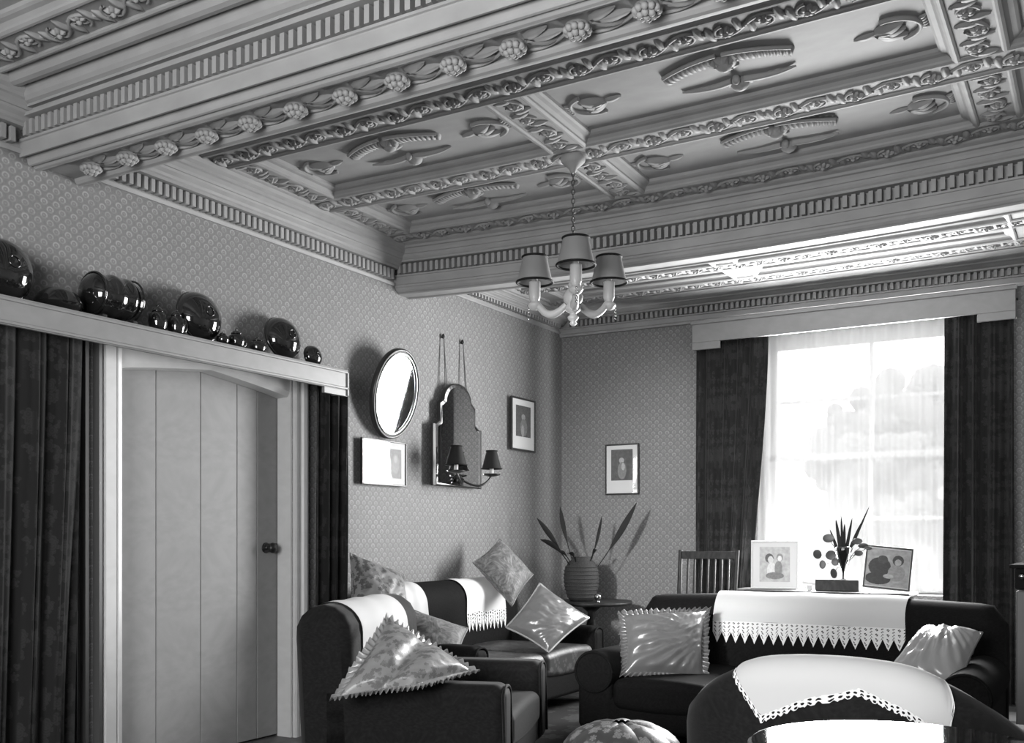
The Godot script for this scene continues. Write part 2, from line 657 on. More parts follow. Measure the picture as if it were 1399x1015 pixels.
func rib(parent: Node3D, axis: String, a0: float, a1: float, at: float, w: float, y: float, vine := true) -> void:
	var mb := MB.new()
	var prof := []
	for p in band_profile(w, y): prof.append(Vector2(at + p.x, p.y))
	mb.sweep(prof, along_x(a0, a1, 20) if axis == "x" else along_z(a0, a1, 14))
	var r := part("rib", mb, M.plaster, parent)
	if not vine: return
	var n := maxi(1, int(round((a1 - a0) / 0.30)))
	for i in n:
		var c := lerpf(a0, a1, (i + 0.5) / n)
		var p := Vector3(c, y + 0.011, at) if axis == "x" else Vector3(at, y + 0.011, c)
		p.y += sag(p.x, p.z)
		var b := Basis.IDENTITY if axis == "x" else Basis(Vector3.UP, PI / 2)
		b = b.scaled_local(Vector3((a1 - a0) / n / 0.30, 1.0, w / 0.17))
		inst("vine_ornament", vine_mesh, M.plaster, r, Transform3D(b, p))

func panel(parent: Node3D, x0: float, x1: float, z0: float, z1: float, y: float, motifs := true) -> void:
	var rows := []
	for j in 5:
		var row := []
		for i in 9:
			var x := lerpf(x0, x1, i / 8.0)
			var z := lerpf(z0, z1, j / 4.0)
			row.append(Vector3(x, y + sag(x, z), z))
		rows.append(row)
	var mb := MB.new()
	mb.grid(rows)
	var o := part("panel", mb, M.plaster, parent)
	if not motifs: return
	var zc := (z0 + z1) * 0.5
	var xc := (x0 + x1) * 0.5
	inst("winged_motif", wing_mesh, M.plaster, o, Transform3D(Basis.IDENTITY.scaled(Vector3(1.25, 1.5, 1.25)), Vector3(xc, y + sag(xc, zc), zc - 0.01)))
	for s in [-1.0, 1.0]:
		var x: float = xc + s * ((x1 - x0) * 0.5 - 0.19)
		inst("tulip_motif", tulip_mesh, M.plaster, o, Transform3D(Basis(Vector3.UP, PI if s > 0 else 0.0).scaled(Vector3(1.15, 1.4, 1.15)), Vector3(x, y + sag(x, zc), zc)))

# ---------------------------------------------------------------- the room
const RX := 5.2
const RZ := 8.4
const BY := 2.97      # underside of the ceiling ribs
const PY := 3.02      # ceiling panels

func wall_box(mb: MB, x0: float, x1: float, y0: float, y1: float, z0: float, z1: float) -> void:
	mb.box(Vector3((x0 + x1) * 0.5, (y0 + y1) * 0.5, (z0 + z1) * 0.5), Vector3(x1 - x0, y1 - y0, z1 - z0))

func build_room() -> void:
	var mb := MB.new()
	wall_box(mb, -0.5, RX + 0.3, -0.2, 0.0, -0.5, RZ + 0.3)
	struct("floor", mb, M.boards, "pale boarded floor along the edges of the room", "floor")
	mb = MB.new()
	mb.rbox(Vector3(2.75, 0.006, 4.3), Vector3(4.3, 0.012, 7.2), 0.005, 1)
	single("carpet", mb, M.carpet, "dark patterned carpet under the armchairs and sofas", "carpet")
	# left wall with the door opening and the dark curtained opening
	mb = MB.new()
	wall_box(mb, -0.3, 0, 0, 3.1, -0.5, 3.245)
	wall_box(mb, -0.3, 0, 2.06, 3.1, 3.245, 4.395)
	wall_box(mb, -0.3, 0, 0, 3.1, 4.395, 4.64)
	wall_box(mb, -0.3, 0, 1.98, 3.1, 4.64, 5.5)
	wall_box(mb, -0.3, 0, 0, 3.1, 5.5, RZ + 0.3)
	wall_box(mb, -0.5, -0.3, 0, 3.1, -0.5, RZ + 0.3)
	struct("wall_left", mb, M.wallpaper, "papered wall with small ring print holding the plank door", "wall")
	# back wall with the window opening
	mb = MB.new()
	wall_box(mb, 0, 1.62, 0, 3.1, -0.5, 0)
	wall_box(mb, 3.22, RX, 0, 3.1, -0.5, 0)
	wall_box(mb, 1.62, 3.22, 0, 0.72, -0.5, 0)
	wall_box(mb, 1.62, 3.22, 2.68, 3.1, -0.5, 0)
	struct("wall_back", mb, M.wallpaper, "papered wall with small ring print around the bright window", "wall")
	mb = MB.new()
	wall_box(mb, RX, RX + 0.3, 0, 3.1, -0.5, RZ + 0.3)
	struct("wall_right", mb, M.wallpaper, "papered wall to the right of the view", "wall")
	mb = MB.new()
	wall_box(mb, 0, WX0, 0, 3.1, RZ, RZ + 0.3)
	wall_box(mb, WX1, RX, 0, 3.1, RZ, RZ + 0.3)
	wall_box(mb, WX0, WX1, 0, 0.85, RZ, RZ + 0.3)
	wall_box(mb, WX0, WX1, 2.55, 3.1, RZ, RZ + 0.3)
	struct("wall_near", mb, M.wallpaper, "papered wall behind the viewer with a second window", "wall")
	build_ceiling()
	build_door()
	build_windows()

func build_ceiling() -> void:
	make_ornaments()
	var c := struct_node("ceiling", "ornate plaster ceiling of moulded ribs and panels with winged motifs", "ceiling")
	var mb := MB.new()
	wall_box(mb, -0.5, RX + 0.3, 3.1, 3.3, -0.5, RZ + 0.3)
	part("slab", mb, M.plaster, c)
	# middle bay: ribs and panels
	var xl := 0.235; var xm := 1.755; var xr := 3.53
	var zn := 3.955; var zm := 3.185; var zf := 2.495
	for z in [zn, zm, zf]: rib(c, "x", 0.14, 5.2, z, 0.17, BY)
	for x in [xl, xm, xr]:
		rib(c, "z", zm + 0.085, zn - 0.085, x, 0.17, BY)
		rib(c, "z", zf + 0.085, zm - 0.085, x, 0.17, BY)
	for zz in [[zm, zn], [zf, zm]]:
		panel(c, xl + 0.085, xm - 0.085, zz[0] + 0.085, zz[1] - 0.085, PY)
		panel(c, xm + 0.085, xr - 0.085, zz[0] + 0.085, zz[1] - 0.085, PY)
		panel(c, xr + 0.085, 5.2, zz[0] + 0.085, zz[1] - 0.085, PY, false)
	# window bay
	for z in [1.75, 1.35, 0.92, 0.47]: rib(c, "x", 0.1, 5.2, z, 0.14, BY)
	for x in [0.25, 1.75, 3.53]: rib(c, "z", 0.4, 1.9, x, 0.15, BY, false)
	panel(c, 0.1, 5.2, 0.3, 1.95, PY, false)
	# near bay, mostly behind the viewer
	for z in [5.17, 6.4, 7.7]: rib(c, "x", 0.1, 5.2, z, 0.17, BY)
	for x in [0.25, 1.75, 3.53]: rib(c, "z", 5.26, 8.4, x, 0.17, BY, false)
	panel(c, 0.1, 5.2, 5.1, 8.4, PY, false)
	# near beam
	var b := struct_node("trim_1", "deep plaster beam with dentils and carved grapes nearest the viewer", "beam")
	mb = MB.new()
	var p1 := pv([5.10, 3.06, 5.10, 2.985, 5.085, 2.982, 5.078, 3.0, 5.055, 3.004, 5.048, 2.985, 5.046, 2.966, 5.036, 2.954, 5.018, 2.948, 4.998, 2.950, 4.986, 2.960, 4.982, 2.975, 4.970, 2.978, 4.966, 2.945, 4.962, 2.930, 4.950, 2.918, 4.934, 2.912, 4.934, 2.902, 4.908, 2.906, 4.904, 2.888, 4.928, 2.886, 4.928, 2.873,
		4.868, 2.872, 4.868, 2.792, 4.912, 2.792, 4.912, 2.782, 4.904, 2.780, 4.902, 2.775, 4.902, 2.722, 4.893, 2.722, 4.890, 2.742, 4.870, 2.744, 4.866, 2.725, 4.864, 2.708, 4.860, 2.701, 4.852, 2.698, 4.845, 2.702, 4.842, 2.706,
		4.838, 2.700, 4.831, 2.693, 4.822, 2.690, 4.812, 2.691, 4.803, 2.697, 4.800, 2.703, 4.796, 2.700, 4.790, 2.699, 4.786, 2.704, 4.783, 2.712, 4.640, 2.712, 4.637, 2.700, 4.628, 2.690, 4.616, 2.686, 4.603, 2.688, 4.594, 2.696, 4.590, 2.705, 4.575, 2.706, 4.570, 2.74, 4.555, 2.80, 4.52, 2.87, 4.45, 2.91, 4.3, 2.94, 4.12, 2.955, 4.08, 2.97, 4.08, 3.06])
	mb.sweep(p1, along_x(0, 5.2, 4))
	var body := part("beam", mb, M.plaster, b)
	dentil_row(body, Vector3(0.03, 2.832, 4.871), Vector3(3.2, 2.832, 4.871), 0.062, Vector3(0, 0, 1))
	for i in 15:
		inst("grape_ornament", grape_mesh, M.plaster, body, Transform3D(Basis.IDENTITY.scaled(Vector3(1, 1, 1)), Vector3(0.21 + 0.232 * i, 2.712, 4.712)))
	# far beam
	b = struct_node("trim_2", "plaster beam with a dentil row crossing behind the chandelier", "beam")
	mb = MB.new()
	var p2 := pv([2.41, 3.06, 2.41, 2.968, 2.39, 2.962, 2.385, 2.95, 2.37, 2.947, 2.362, 2.935, 2.36, 2.92, 2.352, 2.918, 2.352, 2.905, 2.345, 2.895, 2.335, 2.888, 2.335, 2.876, 2.278, 2.874, 2.278, 2.802, 2.32, 2.802, 2.32, 2.792, 2.312, 2.79, 2.312, 2.742,
		2.304, 2.74, 2.302, 2.73, 2.295, 2.725, 2.29, 2.712, 2.28, 2.702, 2.268, 2.698, 2.262, 2.69, 2.165, 2.69, 2.16, 2.684, 2.148, 2.682, 2.138, 2.688, 2.135, 2.70, 2.12, 2.74, 2.11, 2.80, 2.08, 2.87, 2.02, 2.93, 1.9, 2.965, 1.9, 3.06])
	mb.sweep(p2, along_x(0, 5.2, 30))
	body = part("beam", mb, M.plaster, b)
	dentil_row(body, Vector3(0.03, 2.838, 2.281), Vector3(3.95, 2.838, 2.281), 0.058, Vector3(0, 0, 1))
	# cornices
	var side := pv([0, 2.735, 0.012, 2.735, 0.016, 2.742, 0.02, 2.752, 0.004, 2.754, 0.004, 2.834, 0.05, 2.836, 0.05, 2.85, 0.058, 2.856, 0.064, 2.868, 0.08, 2.882, 0.085, 2.892, 0.092, 2.893, 0.098, 2.905, 0.112, 2.92, 0.122, 2.925, 0.125, 2.94, 0.14, 2.952, 0.15, 2.97, 0.15, 3.06])
	var high := []
	for p in side: high.append(Vector2(p.x, maxf(p.y, 0) if p.y > 2.95 else lerpf(2.82, 2.955, (p.y - 2.735) / 0.217)))
	var n := 3
	for d in [["middle", 2.32, 4.6, side, 2.793, 0.060], ["window end", 0.05, 2.13, high, 2.873, 0.034], ["near end", 4.9, 8.4, side, 2.793, 0.060]]:
		b = struct_node("trim_%d" % n, "plaster cornice with dentils on the left wall, %s bay" % d[0], "cornice")
		n += 1
		mb = MB.new()
		mb.sweep(d[3], along_z(d[1], d[2], 12))
		body = part("cornice", mb, M.plaster, b)
		dentil_row(body, Vector3(0.004, d[4], d[1] + 0.04), Vector3(0.004, d[4], minf(d[2], 5.6)), d[5], Vector3(1, 0, 0), true)
	b = struct_node("trim_%d" % n, "plaster cornice with dentils over the window pelmet", "cornice")
	mb = MB.new()
	mb.sweep(pv([0, 2.795, 0.03, 2.795, 0.035, 2.81, 0.05, 2.815, 0.05, 2.85, 0.065, 2.853, 0.065, 2.862, 0.032, 2.864, 0.032, 2.912, 0.10, 2.914, 0.10, 2.926, 0.13, 2.930, 0.16, 2.938, 0.19, 2.941, 0.20, 2.948, 0.24, 2.952, 0.29, 2.955, 0.31, 2.962, 0.36, 2.968, 0.36, 3.06]), along_x(0, 5.2, 20))
	body = part("cornice", mb, M.plaster, b)
	dentil_row(body, Vector3(0.08, 2.888, 0.036), Vector3(4.1, 2.888, 0.036), 0.046, Vector3(0, 0, 1))

func build_door() -> void:
	var d := struct_node("door_1", "pale painted plank door with a dark knob in an arched frame", "door")
	# planks stand apart by a narrow groove
	var zs := [3.25, 3.41, 3.56, 3.815, 4.10, 4.39]
	for i in zs.size() - 1:
		var mb := MB.new()
		mb.rbox(Vector3(-0.125, 1.03, (zs[i] + zs[i + 1]) * 0.5), Vector3(0.03, 2.04, zs[i + 1] - zs[i] - 0.003), 0.004, 1)
		part("plank", mb, M.door_paint, d)
	var mb := MB.new()
	mb.box(Vector3(-0.16, 1.03, 3.82), Vector3(0.04, 2.04, 1.14))
	part("ledge_back", mb, M.door_paint, d)
	mb = MB.new()
	var b := Basis(Vector3.BACK, -PI / 2)
	mb.lathe(pv([0.0, 0.0, 0.03, 0.0, 0.03, 0.006, 0.012, 0.010, 0.010, 0.03, 0.016, 0.036, 0.027, 0.046, 0.030, 0.058, 0.024, 0.070, 0.0, 0.075]), 18, Vector3(-0.11, 1.065, 3.345), b)
	part("knob", mb, M.black_metal, d)
	mb = MB.new()
	mb.rbox(Vector3(-0.106, 1.065, 3.31), Vector3(0.012, 0.05, 0.10), 0.004, 1)
	part("latch_plate", mb, M.black_metal, d)
	# frame: tudor arched head, posts, architraves
	var f := struct_node("trim_10", "white painted door frame with a shallow arched head", "door frame")
	mb = MB.new()
	var arch := []
	for i in 25:
		var t := i / 24.0
		var z := lerpf(3.245, 4.395, t)
		arch.append(Vector2(z, 1.905 + 0.075 * pow(1.0 - absf(t * 2.0 - 1.0), 0.8)))
	for i in 24:
		var a: Vector2 = arch[i]; var e: Vector2 = arch[i + 1]
		mb.quad(Vector3(-0.01, 2.07, e.x), Vector3(-0.01, 2.07, a.x), Vector3(-0.01, a.y + 0.03, a.x), Vector3(-0.01, e.y + 0.03, e.x))
		mb.quad(Vector3(-0.01, e.y + 0.03, e.x), Vector3(-0.01, a.y + 0.03, a.x), Vector3(-0.03, a.y + 0.005, a.x), Vector3(-0.03, e.y + 0.005, e.x))
		mb.quad(Vector3(-0.03, e.y + 0.005, e.x), Vector3(-0.03, a.y + 0.005, a.x), Vector3(-0.105, a.y, a.x), Vector3(-0.105, e.y, e.x))
		mb.quad(Vector3(-0.105, e.y, e.x), Vector3(-0.105, a.y, a.x), Vector3(-0.105, 2.07, a.x), Vector3(-0.105, 2.07, e.x))
	part("arched_head", mb, M.white_paint, f)
	for s in [[3.245, 1.0], [4.395, -1.0]]:
		mb = MB.new()
		mb.box(Vector3(-0.055, 1.03, s[0] + s[1] * 0.006), Vector3(0.10, 2.06, 0.012))
		part("reveal", mb, M.white_paint, f)
	# architrave on the window side of the door
	mb = MB.new()
	mb.sweep(pv([3.245, 0.0, 3.245, 0.016, 3.235, 0.022, 3.215, 0.022, 3.21, 0.016, 3.195, 0.018, 3.185, 0.03, 3.165, 0.034, 3.15, 0.03, 3.148, 0.0]), [func(p): return Vector3(p.y, 0, p.x), func(p): return Vector3(p.y, 2.08, p.x)])
	part("architrave", mb, M.white_paint, f)
	mb = MB.new()
	mb.sweep(pv([4.395, -0.01, 4.397, 0.012, 4.41, 0.026, 4.43, 0.030, 4.44, 0.022, 4.445, 0.034, 4.50, 0.034, 4.505, 0.02, 4.515, 0.0]), [func(p): return Vector3(p.y, 0, p.x), func(p): return Vector3(p.y, 2.05, p.x)])
	part("architrave", mb, M.white_paint, f)
	mb = MB.new()
	mb.sweep(pv([4.512, 0.0, 4.515, 0.02, 4.52, 0.034, 4.54, 0.038, 4.545, 0.0, 4.57, -0.02, 4.58, 0.02, 4.59, 0.03, 4.605, 0.03, 4.61, 0.0, 4.63, 0.01, 4.64, 0.02, 4.64, -0.1]), [func(p): return Vector3(p.y, 0, p.x), func(p): return Vector3(p.y, 2.05, p.x)])
	part("opening_frame", mb, M.dark_trim, f)
	mb = MB.new()
	wall_box(mb, -0.3, -0.28, 0, 2.0, 4.6, 5.55)
	part("alcove_back", mb, M.dark_wood, f)

func sash(parent: Node3D, x0: float, x1: float, y0: float, y1: float, z: float, cols: int, rows: int) -> void:
	var mb := MB.new()
	var t := 0.045
	mb.rbox(Vector3((x0 + x1) * 0.5, y0 + t * 0.5, z), Vector3(x1 - x0, t, 0.04), 0.004, 1)
	mb.rbox(Vector3((x0 + x1) * 0.5, y1 - t * 0.5, z), Vector3(x1 - x0, t, 0.04), 0.004, 1)
	mb.rbox(Vector3(x0 + t * 0.5, (y0 + y1) * 0.5, z), Vector3(t, y1 - y0, 0.04), 0.004, 1)
	mb.rbox(Vector3(x1 - t * 0.5, (y0 + y1) * 0.5, z), Vector3(t, y1 - y0, 0.04), 0.004, 1)
	for i in range(1, cols):
		mb.box(Vector3(lerpf(x0, x1, i / float(cols)), (y0 + y1) * 0.5, z), Vector3(0.024, y1 - y0, 0.035))
	for i in range(1, rows):
		mb.box(Vector3((x0 + x1) * 0.5, lerpf(y0, y1, i / float(rows)), z), Vector3(x1 - x0, 0.024, 0.034))
	var s := part("sash", mb, M.white_paint, parent)
	for i in cols:
		for j in rows:
			mb = MB.new()
			var xa := lerpf(x0, x1, i / float(cols)); var xb := lerpf(x0, x1, (i + 1) / float(cols))
			var ya := lerpf(y0, y1, j / float(rows)); var yb := lerpf(y0, y1, (j + 1) / float(rows))
			mb.quad(Vector3(xa, ya, z), Vector3(xb, ya, z), Vector3(xb, yb, z), Vector3(xa, yb, z))
			part("pane", mb, M.glass, s)

func window(called: String, label: String, x0: float, x1: float, y0: float, y1: float, z: float) -> void:
	var w := struct_node(called, label, "window")
	var mb := MB.new()
	var t := 0.05
	for s in [[x0 + t * 0.5, t, 0], [x1 - t * 0.5, t, 0]]:
		mb.rbox(Vector3(s[0], (y0 + y1) * 0.5, z), Vector3(t, y1 - y0, 0.14), 0.006, 1)
	mb.rbox(Vector3((x0 + x1) * 0.5, y1 - t * 0.5, z), Vector3(x1 - x0, t, 0.14), 0.006, 1)
	mb.rbox(Vector3((x0 + x1) * 0.5, y0 + t * 0.5, z), Vector3(x1 - x0, t, 0.16), 0.006, 1)
	part("frame", mb, M.white_paint, w)
	var ym := lerpf(y0, y1, 0.52)
	sash(w, x0 + t, x1 - t, ym - 0.022, y1 - t, z - 0.022, 2, 2)
	sash(w, x0 + t, x1 - t, y0 + t, ym + 0.022, z + 0.022, 2, 2)

func net(called: String, label: String, x0: float, x1: float, y0: float, y1: float, z: float) -> void:
	var mb := MB.new()
	var rows := []
	var nx := 160
	for j in 13:
		var t := j / 12.0
		var y := lerpf(y1, y0, t)
		var row := []
		for i in nx + 1:
			var u := i / float(nx)
			var amp := 0.010 + 0.010 * t
			row.append(Vector3(lerpf(x0, x1, u), y, z + amp * sin(u * 118.0 + 0.7 * sin(u * 23.0)) + 0.006 * sin(u * 47.0 + t * 2.0)))
		rows.append(row)
	mb.grid(rows)
	single(called, mb, M.net, label, "net curtain")

func build_windows() -> void:
	window("window_1", "tall sash window behind the net curtain in the back wall", 1.62, 3.22, 0.72, 2.68, -0.36)
	net("net_curtain", "white translucent net curtain hanging across the bright window", 1.63, 3.21, 0.74, 2.66, -0.13)
	window("window_2", "sash window in the wall behind the viewer", WX0, WX1, 0.85, 2.55, RZ + 0.2)

const WX0 := 1.9
const WX1 := 3.5

# ---------------------------------------------------------------- soft things
# a stuffed cushion over four corners; returns the rim so that piping and frills can follow it
func pillow(mb: MB, c: Array, thick: float, pleats := 0.0, sd := 1, pull := 0.07, fold := 0.0) -> Array:
	var nn: Vector3 = (c[1] - c[0]).cross(c[3] - c[0]).normalized()
	var mid: Vector3 = (c[0] + c[1] + c[2] + c[3]) * 0.25
	var n := 26
	var fn := FastNoiseLite.new()
	fn.seed = sd
	fn.frequency = 2.2
	var at := func(u: float, v: float) -> Vector3:
		var p: Vector3 = (c[0] as Vector3).lerp(c[1], u).lerp((c[3] as Vector3).lerp(c[2], u), v)
		var eu := 4.0 * u * (1.0 - u)
		var ev := 4.0 * v * (1.0 - v)
		# edges bow inwards between the corners
		var k := pull * (eu * (1.0 - ev) + ev * (1.0 - eu))
		return p.lerp(mid, k)
	for side in [1.0, -1.0]:
		var rows := []
		for j in n + 1:
			var row := []
			for i in n + 1:
				var u := i / float(n)
				var v := j / float(n)
				if side < 0: u = 1.0 - u
				var p: Vector3 = at.call(u, v)
				var h := pow(maxf(0.0, 4.0 * u * (1.0 - u) * 4.0 * v * (1.0 - v)), 0.42)
				h *= 1.0 - fold * exp(-pow((v - 0.52 - 0.15 * (u - 0.5)) / 0.10, 2.0))
				var wr := fn.get_noise_2d(u * 1.3, v * 1.3) * 0.35 + fn.get_noise_2d(u * 3.6 + 9.0, v * 3.6) * 0.16
				var ray := atan2(v - 0.95, u - 0.5)
				var pl := pleats * sin(ray * 26.0) * h * 0.10
				row.append(p + nn * side * thick * 0.5 * (h * (1.0 + wr * 0.5) + pl))
			rows.append(row)
		mb.grid(rows)
	var rim := []
	for e in 4:
		for i in 24:
			var t := i / 24.0
			var q := [Vector2(t, 0), Vector2(1, t), Vector2(1 - t, 1), Vector2(0, 1 - t)]
			rim.append(at.call(q[e].x, q[e].y))
	rim.append(rim[0])
	return rim + [mid, nn]

func cushion(called: String, label: String, c: Array, thick: float, m: Material, trim := "piping", trim_mat: Material = null, pleats := 0.0, sd := 1, group := "cushions on the seats", fold := 0.0) -> void:
	var o := thing(called, label, "cushion", Vector3.ZERO, 0.0, group)
	var mb := MB.new()
	var rim := pillow(mb, c, thick, pleats, sd, 0.07, fold)
	var nn: Vector3 = rim.pop_back()
	var mid: Vector3 = rim.pop_back()
	part("cover", mb, m, o)
	mb = MB.new()
	if trim == "piping":
		mb.tube(rim, 0.007, 6, false)
		part("piping", mb, trim_mat if trim_mat else m, o)
	elif trim == "frill":
		var rows := [[], [], [], []]
		var tot := rim.size() - 1
		for i in tot * 8 + 1:
			var f := i / 8.0
			var k := mini(int(f), tot - 1)
			var p: Vector3 = (rim[k] as Vector3).lerp(rim[k + 1], f - k)
			var outw := (p - mid).normalized()
			var wob := sin(i * 0.55 + 0.8 * sin(i * 0.07))
			for r in 4:
				var t := r / 3.0
				rows[r].append(p + outw * 0.040 * t + nn * wob * 0.013 * t + outw * 0.004 * sin(i * 0.21)* t)
		mb.grid(rows)
		part("frill", mb, trim_mat if trim_mat else m, o)

# section of an upholstered back with a rolled top, front towards +z: q runs over the top, 0 at the crown
func roll_point(q: float, yc: float, r: float, off: float, lean: float) -> Vector2:
	var rr := r + off
	var qa := rr * PI * 0.5
	var p: Vector2
	if absf(q) <= qa: p = Vector2(sin(q / rr) * rr, yc + cos(q / rr) * rr)
	else: p = Vector2(signf(q) * rr, yc - (absf(q) - qa))
	return Vector2(p.x - lean * p.y, p.y)

# cloth over a rolled back: body and a lace edge along the front; origin is that of the chair
func drape(parent: Node3D, x0: float, x1: float, zc: float, yc: float, r: float, lean: float, front: float, back: float, lace: float, period: float, lace_m: Material, cuts := []) -> void:
	var n := 48
	var mb := MB.new()
	var rows := []
	for j in 25:
		var q := lerpf(-back, front, j / 24.0)
		var row := []
		for i in n + 1:
			var u := i / float(n)
			var p := roll_point(q, yc, r, 0.006 + 0.002 * sin(u * 17.0 + q * 9.0), lean)
			row.append(Vector3(lerpf(x0, x1, u) + 0.008 * sin(q * 11.0 + u * 3.0), p.y, zc + p.x))
		rows.append(row)
	mb.grid(rows)
	part("cloth", mb, M.linen, parent)
	if lace <= 0.0: return
	mb = MB.new()
	var cols := int(round((x1 - x0) / period)) * 6
	rows = []
	for j in 4:
		var row := []
		for i in cols + 1:
			var u := i / float(cols)
			var tooth := absf(fposmod(i / 6.0, 1.0) * 2.0 - 1.0)
			var q := front + lace * (j / 3.0) * (1.0 - 0.50 * tooth)
			var p := roll_point(q, yc, r, 0.007, lean)
			row.append(Vector3(lerpf(x0, x1, u) + 0.008 * sin(front * 11.0 + u * 3.0), p.y, zc + p.x))
		rows.append(row)
	mb.grid(rows, false, Vector2((x1 - x0) / 0.114, lace / 0.114))
	part("lace_edge", mb, lace_m, parent)

func turned_leg(mb: MB, at: Vector3, h: float, r: float) -> void:
	mb.lathe(pv([0.0, 0.0, r * 0.6, 0.0, r * 0.75, h * 0.08, r * 0.6, h * 0.2, r * 0.9, h * 0.5, r, h * 0.8, r * 0.85, h, 0.0, h]), 14, at)

# upholstered chair or settee, front towards +z, origin on the floor under its middle
func club_seat(o: Node3D, w: float, d: float, hb: float, ha: float, hs: float, aw: float, cushions: int, m: Material, seat_m: Material, lean: float, scroll := 0.0, arch := 0.0) -> void:
	var mb := MB.new()
	var r := 0.13
	mb.rbox(Vector3(0, 0.19, 0.0), Vector3(w - 0.05, 0.18, d - 0.06), 0.03, 3)
	part("base", mb, m, o)
	# backrest: rolled top swept across the width with rounded ends
	mb = MB.new()
	var zc := -d * 0.5 + r
	var rows := []
	for j in 27:
		var q := lerpf(-0.70, 0.70, j / 26.0)
		var row := []
		for i in 33:
			var u := i / 32.0 * 2.0 - 1.0
			var e := pow(clampf((absf(u) - 0.90) / 0.10, 0.0, 1.0), 2.0)
			var rr := r * (1.0 - 0.30 * e)
			var p := roll_point(q, hb - r - 0.055 * e * e + arch * (1.0 - u * u), rr, 0.0, lean)
			row.append(Vector3(u * w * 0.5, maxf(p.y, 0.12), zc + p.x))
		rows.append(row)
	mb.grid(rows)
	for k in [0, 32]:
		for j in 13:
			var a: Vector3 = rows[j][k]; var b: Vector3 = rows[26 - j][k]; var c: Vector3 = rows[25 - j][k]; var e: Vector3 = rows[j + 1][k]
			if k == 0: mb.quad(a, b, c, e)
			else: mb.quad(b, a, e, c)
	part("backrest", mb, m, o)
	for s in [-1.0, 1.0]:
		mb = MB.new()
		var x: float = s * (w * 0.5 - aw * 0.5)
		if scroll > 0.0:
			mb.rbox(Vector3(x, (ha - scroll) * 0.5 + 0.06, 0.04), Vector3(aw, ha - scroll - 0.08, d - 0.12), 0.03, 3)
			var bz := Basis(Vector3.RIGHT, PI / 2)
			mb.lathe(pv([0.0, 0.0, scroll * 0.9, 0.0, scroll * 0.9, 0.0, scroll, 0.012, scroll, d - 0.16, 0.0, d - 0.16]), 28, Vector3(x, ha - scroll, d * 0.5 - 0.02 - (d - 0.16)), bz)
			mb.lathe(pv([0.0, d - 0.16, scroll * 0.88, d - 0.158, scroll * 0.94, d - 0.152, scroll, d - 0.17]), 28, Vector3(x, ha - scroll, d * 0.5 - 0.02 - (d - 0.16)), bz)
		else:
			mb.rbox(Vector3(x, ha * 0.5 + 0.05, 0.03), Vector3(aw, ha - 0.10, d - 0.08), 0.055, 4)
		var arm := part("arm", mb, m, o)
		mb = MB.new()
		var loop := []
		if scroll > 0.0:
			for i in 29:
				var a := TAU * i / 28.0
				loop.append(Vector3(x + cos(a) * scroll * 0.93, ha - scroll + sin(a) * scroll * 0.93, d * 0.5 - 0.017))
		else:
			var hx := aw * 0.5 - 0.014
			for i in 13:
				var a := PI * i / 12.0
				loop.append(Vector3(x - cos(a) * hx, ha - 0.055 + sin(a) * 0.045, d * 0.5 - 0.018))
			loop.push_front(Vector3(x - hx, 0.14, d * 0.5 - 0.010))
			loop.append(Vector3(x + hx, 0.14, d * 0.5 - 0.010))
		mb.tube(loop, 0.007, 6)
		part("piping", mb, m, arm)
	var sw := (w - 2.0 * aw) / cushions
	for i in cushions:
		mb = MB.new()
		var fx := -w * 0.5 + aw + sw * (i + 0.5)
		mb.rbox(Vector3(fx, hs - 0.075, 0.10), Vector3(sw - 0.006, 0.15, d - 0.22), 0.045, 4, Basis.IDENTITY, 4, func(p: Vector3) -> Vector3: return p + Vector3(0, 0.018 * signf(p.y) * (1.0 - pow(2.0 * p.x / sw, 2.0)), 0))
		part("seat_cushion", mb, seat_m, o)
	for sx in [-1.0, 1.0]:
		for sz in [-1.0, 1.0]:
			mb = MB.new()
			turned_leg(mb, Vector3(sx * (w * 0.5 - 0.09), 0.012, sz * (d * 0.5 - 0.09)), 0.095, 0.03)
			part("leg", mb, M.dark_wood, o)

func lean_of(d: float) -> float:
	return 0.06

